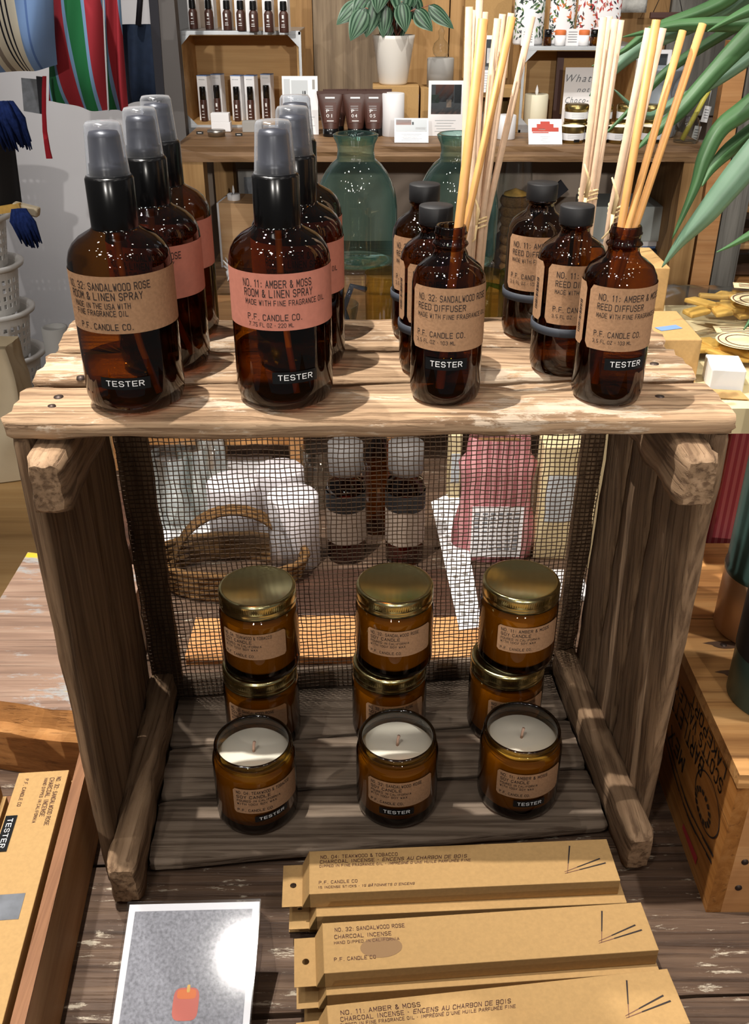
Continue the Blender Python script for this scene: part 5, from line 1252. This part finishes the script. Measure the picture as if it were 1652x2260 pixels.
# ================================================================== INCENSE BOXES
def incense(loc, rz, label, lns, printed=True, stain=False, tab=True, L=.2525, Wd=.0415, H=.0160, window=False, sticks=True):
    e = empty('incense_box', loc, label, 'incense box', 'kraft incense boxes', rz); t = .0006
    b = MB(); x0 = -L/2+.008
    b.box((.004, 0, H/2), (L-.008, Wd, H), 'kraft_box', bev=.0005)
    b.build('box_body', e)
    # gabled end: hollow triangular fold and hanging tab with a punched hole
    b = MB(); xt = -L/2-.014; n = 20; hc = (xt+.0085, 0); hr = .0026
    b.add([(x0, -Wd/2, H), (x0, Wd/2, H), (x0-.006, Wd/2, .001), (x0-.006, -Wd/2, .001)], [[0, 1, 2, 3]], 'kraft_box')
    b.add([(x0, -Wd/2, H), (x0-.006, -Wd/2, .001), (x0, -Wd/2, .001)], [[0, 1, 2]], 'kraft_inside'); b.add([(x0, Wd/2, H), (x0-.006, Wd/2, .001), (x0, Wd/2, .001)], [[0, 1, 2]], 'kraft_inside')
    ring = [(hc[0]+hr*math.cos(2*math.pi*k/n), hc[1]+hr*math.sin(2*math.pi*k/n), .001) for k in range(n)]
    def sq(a):
        c, s_ = math.cos(a), math.sin(a); f = 1/max(abs(c)/(.0085 if c < 0 else x0-hc[0]), abs(s_)/(Wd/2-.0008)); return (hc[0]+c*f, s_*f, .001)
    out = [sq(2*math.pi*k/n) for k in range(n)]
    out = [o_ if abs(abs(o_[1])-(Wd/2-.0008)) > .003 or abs(o_[0]-xt) > .003 else o_ for o_ in out]
    b.add(ring+out, [[k, (k+1) % n, n+(k+1) % n, n+k] for k in range(n)], 'kraft_box')
    cs = [(xt, -Wd/2+.0008, .001), (xt, Wd/2-.0008, .001), (x0, Wd/2-.0008, .001), (x0, -Wd/2+.0008, .001)]
    for c_ in cs:
        d = sorted(range(n), key=lambda k: (Vector(out[k])-Vector(c_)).length)[:2]; b.add([c_, out[d[0]], out[d[1]]], [[0, 1, 2]], 'kraft_box')
    b.build('hang_tab', e, solid=.0005, fix=False)
    if printed:
        p = MB(); f = lambda u, v: Vector((u, v, H+.0003))
        for (s_, x, y, wd, h, sh_) in lns: text_on(p, s_, f, x-L/2, y, wd, h, 'box_ink', sh_)
        p.build('printed_text', e); p = MB()
        for (xa, ya, xb, yb) in ((.086, -.012, .094, .015), (.084, -.0105, .1155, .001), (.084, -.012, .119, -.0035)):
            d = Vector((xb-xa, yb-ya)).normalized(); nn = Vector((-d.y, d.x)); a, c_ = Vector((xa, ya)), Vector((xb, yb)); m_ = a.lerp(c_, .35)
            p.add([f(*(a-nn*.0002)), f(*(m_-nn*.0003)), f(*(m_+nn*.0003)), f(*(a+nn*.0002))], [[0, 1, 2, 3]], 'photo_brown')
            p.add([f(*(m_-nn*.0004)), f(*(c_-nn*.0006)), f(*(c_+nn*.0006)), f(*(m_+nn*.0004))], [[0, 1, 2, 3]], 'ink')
        p.build('stick_drawing', e)
        if stain:
            p = MB(); k_ = 28; p.add([Vector((-.076+.0155*math.cos(2*math.pi*i/k_), -.003+.0085*math.sin(2*math.pi*i/k_), H+.0002)) for i in range(k_)], [list(range(k_))], 'photo_stain'); p.build('oil_stain', e)
    return e
plain('photo_stain', (140, 108, 72), .7)
FR = [('CHARCOAL INCENSE • ', .0, 0, .0, .0, 0)]
def fl(t, fr):
    o = [(t, .017, .0125, .052 if 'ROSE' in t else (.062 if '04' in t else .055), .0030, 0)]
    if fr: o += [('CHARCOAL INCENSE •', .0165, .0078, .047, .0030, 0), ('ENCENS AU CHARBON DE BOIS', .0665, .0078, .068, .0030, .25), ('DIPPED IN FINE FRAGRANCE OIL •', .016, .0040, .053, .0022, 0), ('IMPRÉGNÉ D\'UNE HUILE PARFUMÉE FINE', .071, .0040, .066, .0022, .25), ('15 INCENSE STICKS •', .015, -.0162, .032, .0020, 0), ('15 BÂTONNETS D\'ENCENS', .049, -.0162, .041, .0020, .25)]
    else: o += [('CHARCOAL INCENSE', .0165, .0065, .042, .0030, 0), ('HAND DIPPED IN CALIFORNIA', .016, .0020, .048, .0022, 0)]
    o += [('P.F. CANDLE CO', .0155, -.0118, .030, .0026, 0)]; return o
HB_ = .0163; zt_ = .7508
def stack(cx, cy, rz, n, t, fr, nm, offs, stain=False):
    for i in range(n):
        top_ = i == n-1; ox, oy = offs[n-1-i]; c, s_ = math.cos(rz), math.sin(rz)
        lab = 'top kraft incense box of the %s stack' % nm if top_ else ('kraft incense box under the top one in the %s stack' % nm if i == n-2 else 'lowest kraft incense box in the %s stack' % nm)
        incense((cx+ox*c-oy*s_, cy+ox*s_+oy*c, zt_+i*HB_), rz, lab, fl(t, fr), top_, stain and top_)
stack(.0665, .5245, R(3.0), 3, T04, True, 'rear', [(0, 0), (.005, -.008), (.004, .002)])
stack(.0805, .4600, R(4.4), 3, T32, False, 'middle', [(0, 0), (.001, -.006), (.006, -.010)], True)
stack(.0870, .3990, R(6.6), 3, T11, True, 'nearest', [(0, 0), (.004, -.004), (0, .004)])

# ================================================================== SIGN IN ACRYLIC STAND
e = empty('sign_holder', (-.133, .40, .7505), 'slanted clear acrylic sign holder with a red candle photo at the bottom edge', 'sign')
P0, P1 = at_y(285, 1996, .470), at_y(572, 1989, .470); Q0 = at_y(240, 2260, .402); Q1 = at_y(555, 2260, .402)
dn = ((Q0-P0)+(Q1-P1))/2; dn = dn*(.140/dn.length); T0 = .0022
ux = (P1-P0); nr = ux.cross(-dn).normalized()
def sg(u, v, d=0): return P0+ux*u+dn*v+nr*d
mb = MB(); mb.hexa([sg(-.012, 1.02, -T0/2), sg(1.012, 1.02, -T0/2), sg(1.012, 1.02, T0/2), sg(-.012, 1.02, T0/2), sg(-.012, -.012, -T0/2), sg(1.012, -.012, -T0/2), sg(1.012, -.012, T0/2), sg(-.012, -.012, T0/2)], 'acrylic'); 
MB().add([sg(0, 0, -.0018), sg(1, 0, -.0018), sg(1, 1, -.0018), sg(0, 1, -.0018)], [[0, 1, 2, 3]], 'white_paper').build('card_sheet', e, True, solid=.0006)
p = MB()
def rect(u0, v0, u1, v1, m, d=-.0012): p.add([sg(u0, v0, d), sg(u1, v0, d), sg(u1, v1, d), sg(u0, v1, d)], [[0, 1, 2, 3]], m)
rect(.05, .035, .95, .62, 'sign_grey'); rect(.05, .615, .95, .74, 'photo_pink', -.0011)
n = 24
def blob(cu, cv, ru, rv, m, d): p.add([sg(cu+ru*math.copysign(abs(math.cos(a))**.5, math.cos(a)), cv+rv*math.copysign(abs(math.sin(a))**.5, math.sin(a)), d) for a in [2*math.pi*k/n for k in range(n)]], [list(range(n))], m)
blob(.52, .475, .095, .075, 'label_red', -.00105); blob(.52, .43, .07, .022, 'flower_orange', -.0010); blob(.53, .405, .012, .018, 'dried_mango', -.00095); blob(.52, .61, .05, .04, 'label_red', -.00105); blob(.25, .66, .03, .03, 'photo_grey', -.0010); blob(.78, .65, .03, .02, 'photo_grey', -.0010)
p.build('printed_picture', e, True); mb.build('acrylic_sheet', e, True)
b = MB(); s0, s1 = sg(0, .05, -T0), sg(1, .05, -T0); b.add([s0, s1, Vector((s1.x, s1.y+.045, .752)), Vector((s0.x, s0.y+.045, .752))], [[0, 1, 2, 3]], 'acrylic'); b.build('stand_back', e, True, solid=.002)
s0, s1 = sg(0, 1.0), sg(1, 1.0)
b = MB(); b.add([Vector((s0.x, s0.y-.005, .7515)), Vector((s1.x, s1.y-.005, .7515)), Vector((s1.x, s1.y+.14, .7515)), Vector((s0.x, s0.y+.14, .7515))], [[0, 1, 2, 3]], 'acrylic'); b.build('stand_foot', e, True, solid=.002)

# ================================================================== TRAY AT LEFT WITH INCENSE
tr = empty('wooden_tray', (-.34, .44, .7505), 'shallow wooden tray of incense boxes at the lower left', 'tray')
A, B = Vector((-.2478, .624, 0)), Vector((-.222, .330, 0)); dv = (B-A).normalized(); nv = Vector((dv.y, -dv.x, 0))
if nv.x > 0: nv = -nv
ht = .080
def wall(p, q, t, name, m1='tray_wood', ht=ht):
    d = (q-p).normalized(); n_ = Vector((d.y, -d.x, 0)); 
    if n_.dot(Vector((-.34, .44, 0))-p) < 0: n_ = -n_
    b = MB(); b.hexa([p+Vector((0, 0, .751)), q+Vector((0, 0, .751)), q+n_*t+Vector((0, 0, .751)), p+n_*t+Vector((0, 0, .751)), p+Vector((0, 0, .749+ht)), q+Vector((0, 0, .749+ht)), q+n_*t+Vector((0, 0, .749+ht)), p+n_*t+Vector((0, 0, .749+ht))], m1)
    b.hexa([p+Vector((0, 0, .749+ht)), q+Vector((0, 0, .749+ht)), q+n_*t+Vector((0, 0, .749+ht)), p+n_*t+Vector((0, 0, .749+ht)), p+Vector((0, 0, .7505+ht)), q+Vector((0, 0, .7505+ht)), q+n_*t+Vector((0, 0, .7505+ht)), p+n_*t+Vector((0, 0, .7505+ht))], 'tray_edge_wood')
    b.build(name, tr, True)
A2, B2 = A+nv*.26, B+nv*.26
wall(A, B, .0095, 'tray_side'); wall(A2, B2, .0095, 'tray_side'); wall(A+nv*.0096, A2-nv*.0096, .0095, 'tray_end', ht=.03); wall(B+nv*.0096, B2-nv*.0096, .0095, 'tray_end')
b = MB(); i_ = lambda s_, t: A+dv*s_+nv*t
Ld = (B-A).length
b.hexa([i_(.01, .01)+Vector((0, 0, .751)), i_(Ld-.01, .01)+Vector((0, 0, .751)), i_(Ld-.01, .25)+Vector((0, 0, .751)), i_(.01, .25)+Vector((0, 0, .751)), i_(.01, .01)+Vector((0, 0, .757)), i_(Ld-.01, .01)+Vector((0, 0, .757)), i_(Ld-.01, .25)+Vector((0, 0, .757)), i_(.01, .25)+Vector((0, 0, .757))], 'tray_wood'); b.build('tray_floor', tr, True)
ang = math.atan2(dv.y, dv.x)               # boxes run away from the camera, print read from the right
def traybox(cx, cy, z, da, label, t, test, nm_printed=True):
    e = empty('incense_box', (cx, cy, z), label, 'incense box', 'kraft incense boxes in the tray', ang+R(da)); L, Wd, H = .2525, .0415, .0160
    MB().box((0, 0, H/2), (L, Wd, H), 'kraft_box', bev=.0005).build('box_body', e)
    if nm_printed:
        p = MB(); f = lambda u, v: Vector((u, v, H+.0003))
        for (s_, x, y, wd, h) in ((t, .008, .0125, .052, .0032), ('CHARCOAL INCENSE', .0085, .0070, .042, .0034), ('HAND DIPPED IN CALIFORNIA', .0085, .0025, .048, .0024), ('P.F. CANDLE CO', .008, -.0135, .030, .0026)): text_on(p, s_, f, x-L/2, y, wd, h, 'box_ink')
        p.build('printed_text', e)
    if test:
        p = MB(); p.box((-L/2+.066, -.0150, H+.0004), (.036, .0090, .0007), 'tape_black')
        text_on(p, 'TESTER', lambda u, v: Vector((u, v, H+.0010)), -L/2+.0515, -.0168, .029, .0036, 'white_ink'); p.build('tester_tape', e)
        b = MB(); b.box((-L/2+.135, -.004, H+.0003), (.022, .0335, .0006), 'acrylic'); b.box((-L/2+.135, -.004, H+.0001), (.022, .0335, .0003), 'photo_grey'); b.build('film_window', e)
    return e
zt2 = .7575
topz = .8355-.016
traybox(-.2675, .466, topz, 0, 'top kraft incense box with TESTER strip in the left tray', T32, True)
for k in range(4): traybox(-.2668+.0005*k, .470-.002*k, topz-.0162*(k+1), .5*(k % 2), '%s kraft incense box under the TESTER one in the left tray' % ['first', 'second', 'third', 'fourth'][k], '', False, False)
traybox(-.3205, .458, topz-.006, 2, 'kraft incense box with a No. 11 print at the left edge of the tray', T11, False)
for k in range(3): traybox(-.3195, .458, topz-.006-.0163*(k+1), 1, '%s kraft incense box under the No. 11 one in the tray' % ['first', 'second', 'third'][k], '', False, False)

# ================================================================== BEHIND THE CRATE
def on_table(px, py, dz=0): return at_z(px, py, .7502+dz)
rs = empty('riser_bench', (.02, 1.46, .75), 'light wood riser bench behind the crate carrying the green carafes', 'riser'); zR = .935
MB().box((.02, 1.46, zR-.009), (.86, .34, .018), 'pale_pine').build('bench_top', rs, True)
for x in (-.39, -.26, -.12, .03, .18, .42): MB().box((x, 1.33, (.7505+zR-.018)/2), (.022, .022, zR-.018-.7505), 'pale_pine').build('slat', rs, True)
MB().box((.10, 1.335, .845), (.26, .015, .05), 'light_ply').build('front_board', rs, True); MB().box((-.26, 1.335, .80), (.26, .012, .02), 'bench_side_wood').build('cross_rail', rs, True)
def carafe(px, label):
    yb_ = 1.44; p = at_y(px, 575, yb_); e = empty('glass_carafe', (p.x, yb_, p.z), label, 'carafe', 'green glass carafes'); rB = 88*mpp(p)
    zl = at_y(px, 297, yb_).z-p.z; zn = at_y(px, 350, yb_).z-p.z; zs = at_y(px, 455, yb_).z-p.z; rn = 40*mpp(p); rl = 46*mpp(p)
    MB().lathe([(0, .005), (rB*.72, .004), (rB*.9, 0), (rB*.98, .006), (rB, .02), (rB, zs-.02), (rB*.995, zs), (rB*.975, zs+.18*(zn-zs)), (rB*.93, zs+.36*(zn-zs)), (rB*.85, zs+.55*(zn-zs)), (rB*.74, zs+.73*(zn-zs)), (rB*.61, zs+.88*(zn-zs)), (rB*.52, zs+.95*(zn-zs)), (rn, zn), (rn*.95, zn+.4*(zl-zn)), (rn, zl-.012), (rl, zl-.004), (rl+.001, zl), (rl-.002, zl+.002), (rl-.005, zl-.001), (rn-.003, zl-.012)], 'green_glass', seg=64).build('glass_body', e)
    h = p.z-zR-.001; c = empty('glass_canister', (p.x, yb_, zR+.0005), 'clear glass canister under the '+('left' if px < 900 else 'right')+' green carafe', 'canister', 'clear canisters')
    MB().lathe([(0, .003), (rB*.9, 0), (rB*.98, .006), (rB*.98, h-.012), (rB, h-.008), (rB, h-.001), (rB*.9, h), (0, h-.001)], 'clear_glass', seg=48).build('glass_body', c); return e
carafe(787, 'green glass carafe behind the middle spray bottles'); carafe(1003, 'green glass carafe mostly hidden behind the left diffuser bottles')
def mug(px, py, y, r_, h, m, mh, label, side=-1):
    p = at_y(px, py, y); e = empty('glass_mug', (p.x, y, zR+.0005), label, 'mug'); h = p.z-zR
    MB().lathe([(0, .004), (r_*.85, .0), (r_*.95, .006), (r_, h)], m, seg=40).build('glass_body', e)
    MB().tube([(side*r_*.95, 0, h*.8), (side*(r_+.018), -.006, h*.86), (side*(r_+.03), -.01, h*.6), (side*(r_+.02), -.006, h*.32), (side*r_*.93, 0, h*.36)], .0042, mh, 10).build('handle', e)
mug(858, 602, 1.325, .034, .1, 'yellow_glass', 'blue_glass', 'yellow glass mug with a blue handle in front of the left carafe')
mug(1066, 604, 1.33, .034, .1, 'yellow_glass', 'blue_glass', 'yellow glass mug with a blue handle beside the right carafe')
mug(1160, 602, 1.375, .038, .1, 'bottle_green_glass', 'bottle_green_glass', 'green glass mug behind the right diffuser bottles')
for (x, y, yy, r_, lab) in ((535, 690, 1.335, .062, 'clear glass bowl rim behind the middle spray bottles'), (730, 672, 1.345, .040, 'clear glass bowl in front of the left green carafe')):
    p = at_y(x, y, yy); h = p.z-zR
    b = MB(); b.lathe([(0, .002), (r_*.5, 0), (r_*.8, h*.35), (r_, h), (r_-.002, h+.001), (r_*.78, h*.36), (0, .005)], 'clear_glass', seg=48); solo(b, 'glass_bowl', lab, 'bowl').location = (p.x, yy, zR+.0005)
def pillar(px, pyb, pyt, wd, lab, m='pillar_white'):
    q = on_table(px, pyb); y = q.y+wd*mpp(q)/2; r_ = wd*mpp(q)/2; h = at_y(px, pyt, y).z-.7502
    b = MB(); b.lathe([(0, 0), (r_-.002, 0), (r_, .002), (r_, h-.003), (r_-.003, h), (0, h-.001)], m, seg=48); solo(b, 'white_pillar', lab, 'candle', 'white pillars').location = (q.x, y, .7502)
pillar(648, 1268, 1090, 112, 'front white pillar seen through the mesh behind the crate'); pillar(516, 1222, 1062, 116, 'wide white pillar at the left seen through the mesh'); pillar(618, 1165, 1032, 106, 'rear white pillar seen through the mesh between the others')
def amberb(px, pyb, lab):
    q = on_table(px, pyb); q.y += .03; e = empty('lotion_bottle', (q.x, q.y, .7502), lab, 'bottle', 'bottles behind the mesh'); r_ = 42*mpp(q); h = at_y(px, 1045, q.y).z-.7502; hc = at_y(px, 978, q.y).z-.7502; hl = at_y(px, 1068, q.y).z-.7502
    MB().lathe([(0, 0), (r_*.95, 0), (r_, .003), (r_, hl-.01), (r_*.9, hl+.006), (r_*.4, h), (r_*.4, h+.01)], 'amber_jar', seg=36).build('glass_body', e)
    b = MB(); b.lathe([(r_+.0004, .03), (r_+.0004, hl-.03)], 'greige_label', seg=36); b.lathe([(r_+.0006, hl-.03), (r_+.0006, hl-.006)], 'black_matte', seg=36); b.build('paper_label', e)
    MB().lathe([(0, h+.004), (r_*.85, h+.004), (r_*.9, h+.01), (r_*.88, hc), (0, hc)], 'post_grey', seg=32).build('cap', e)
    MB().lathe([(0, .004), (r_*.92, .004), (r_*.92, hl-.03), (0, hl-.03)], 'photo_red', seg=30).build('liquid', e)
amberb(764, 1252, 'left amber bottle with a black banded label seen through the mesh'); amberb(893, 1256, 'right amber bottle with a black banded label seen through the mesh')
q = on_table(836, 1190); b = MB(); b.lathe([(0, 0), (.022, 0), (.023, .004), (.023, .12), (.009, .14), (.009, .155), (0, .155)], 'amber_glass', seg=32); solo(b, 'amber_vial', 'plain amber bottle between the two banded bottles behind the mesh', 'bottle').location = (q.x, q.y+.03, .7502)
# dark tray under them
o = solo(MB().box((0, 0, .0), (.30, .10, .012), 'dark_wood', bev=.002), 'dark_tray', 'dark wooden slab lying behind the mesh in front of the bottles', 'slab'); p = on_table(820, 1322); o.location = (p.x, p.y, .7565)
o = solo(plank_mb(MB(), .42, .075, .012, (0, 0, 0), 'pale_pine', 40), 'pine_slat', 'bright pine slat lying right behind the crate', 'slat'); o.location = (0, .878, .7565)
# pink mesh bag with white label
p = on_table(1090, 1245); e = empty('mesh_bag', (p.x, p.y+.03, .7502), 'pink mesh bag of soap with a white printed label behind the mesh', 'bag'); k = mpp(p); H = at_y(1090, 960, p.y+.03).z-.7502
def mbg(u, v):
    a = 2*math.pi*u; s_ = (1-.12*v+.08*math.sin(v*9))*(1 if v < .85 else .8); return Vector((88*k*s_*math.cos(a), .026*s_*math.sin(a), H*v))
MB().grid(mbg, 32, 14, 'pink_mesh').build('mesh_body', e)
b = MB(); lx, l0, l1 = 55*k, .012, at_y(1090, 1118, p.y).z-.7502
b.box((0, -.031, (l0+l1)/2), (2*lx, .0012, l1-l0), 'white_paper')
for r0 in range(9):
    for c_ in range(6): b.box((-lx*.8+c_*lx*.31, -.0318, l1-.010-r0*(l1-l0-.016)/9), (lx*.2, .0004, .0026), 'photo_grey')
b.build('printed_label', e); MB().box((0, .0, l1+.05), (.07, .03, .06), 'rope', bev=.012).build('soap_bar', e)
# lace paper runner, pale packets, basket, glass cups
b = MB(); P4 = [on_table(950, 1130), on_table(1010, 1100), on_table(1062, 1405), on_table(1012, 1412)]
b.add([P4[0]+Vector((0, 0, .016)), P4[1]+Vector((0, 0, .016)), P4[2]+Vector((0, 0, .014)), P4[3]+Vector((0, 0, .014))], [[0, 1, 2, 3]], 'white_paper')
for k in range(16):
    for c_ in range(2):
        a = P4[0].lerp(P4[3], (k+.5)/16); d = P4[1].lerp(P4[2], (k+.5)/16); q = a.lerp(d, .3+.4*c_); b.box((q.x, q.y, .7502+.0155), (.005, .005, .0012), 'grey_ceramic')
solo(b, 'paper_runner', 'white perforated paper runner lying behind the mesh', 'paper', origin=P4[3], solid=.0008)
for (x, y, t, w_, m, lab) in ((1222, 1235, 985, 90, 'cream_board', 'pale beige packet standing at the right behind the mesh'), (1000, 1120, 960, 26, 'cream_board', 'narrow cream carton standing behind the mesh beside the pink bag')):
    q = on_table(x, y); k = mpp(q); h = at_y(x, t, q.y).z-.7502; o = solo(MB().box((0, .02, h/2), (w_*k, .04, h), m, bev=.002).box((0, -.0003, h*.55), (w_*k*.7, .0006, h*.4), 'grey_print'), 'paper_packet', lab, 'packet'); o.location = (q.x, q.y, .7502)
q = on_table(1155, 1285); o = solo(MB().box((0, 0, .004), (.15, .06, .008), 'white_paint', bev=.001), 'white_tray', 'flat white tray lying under the pink mesh bag', 'tray'); o.location = (q.x, q.y-.012, .7502)
q = on_table(500, 1330); e = empty('wicker_basket', (q.x, q.y+.05, .7502), 'rattan handled basket wrapped in clear film behind the mesh', 'basket'); k = mpp(q)
b = MB()
for j in range(3): b.tube([Vector((.075*math.cos(a)-.0, .004*j+.03*math.cos(a*.5), .085*math.sin(a)+.003*j)) for a in [math.pi*i/18 for i in range(19)]], .0028, 'rope', 6)
b.build('handle', e)
b = MB()
for j in range(5): b.tube([Vector(((.085+.003*j)*math.cos(a), .05*math.sin(a), .006+.008*j)) for a in [2*math.pi*i/24 for i in range(25)]], .0045, 'rope', 6)
b.build('woven_rim', e)
b = MB(); b.grid(lambda u, v: Vector((.08*math.cos(u*6.283)*(1-.3*v)*(1+.05*math.sin(u*50)), .045*math.sin(u*6.283)*(1-.3*v)*(1+.05*math.sin(u*50)), .03+.08*v)), 60, 6, 'clear_film', False); b.build('film_wrap', e)
for i, (x, y, t, w_, lab) in enumerate([(385, 1180, 1000, 90, 'clear glass tumbler at the far left behind the mesh'), (432, 1150, 985, 70, 'second clear glass tumbler behind the mesh'), (700, 1130, 990, 70, 'clear glass tumbler behind the amber bottles'), (470, 1090, 960, 70, 'third clear glass tumbler behind the mesh under the riser')]):
    q = on_table(x, y); k = mpp(q); r_ = w_*k/2; h = at_y(x, t, q.y+r_).z-.7502
    b = MB(); b.lathe([(0, .006), (r_*.8, 0), (r_*.85, .004), (r_, h), (r_-.002, h+.001), (r_*.82, .010), (0, .010)], 'clear_glass', seg=40); solo(b, 'glass_tumbler', lab, 'glass').location = (q.x, q.y+r_, .7502)

q0, q1, q2, q3 = on_table(345, 1215), on_table(640, 1205), on_table(600, 1010), on_table(330, 1010)
b = MB(); b.grid(lambda u, v: q0.lerp(q1, u).lerp(q3.lerp(q2, u), v)+Vector((0, 0, .0012+.0015*math.sin(u*14)*math.sin(v*9))), 24, 16, 'white_paper')
solo(b, 'linen_mat', 'pale cloth mat lying under the glasses behind the mesh', 'mat', origin=q0, solid=.0012)
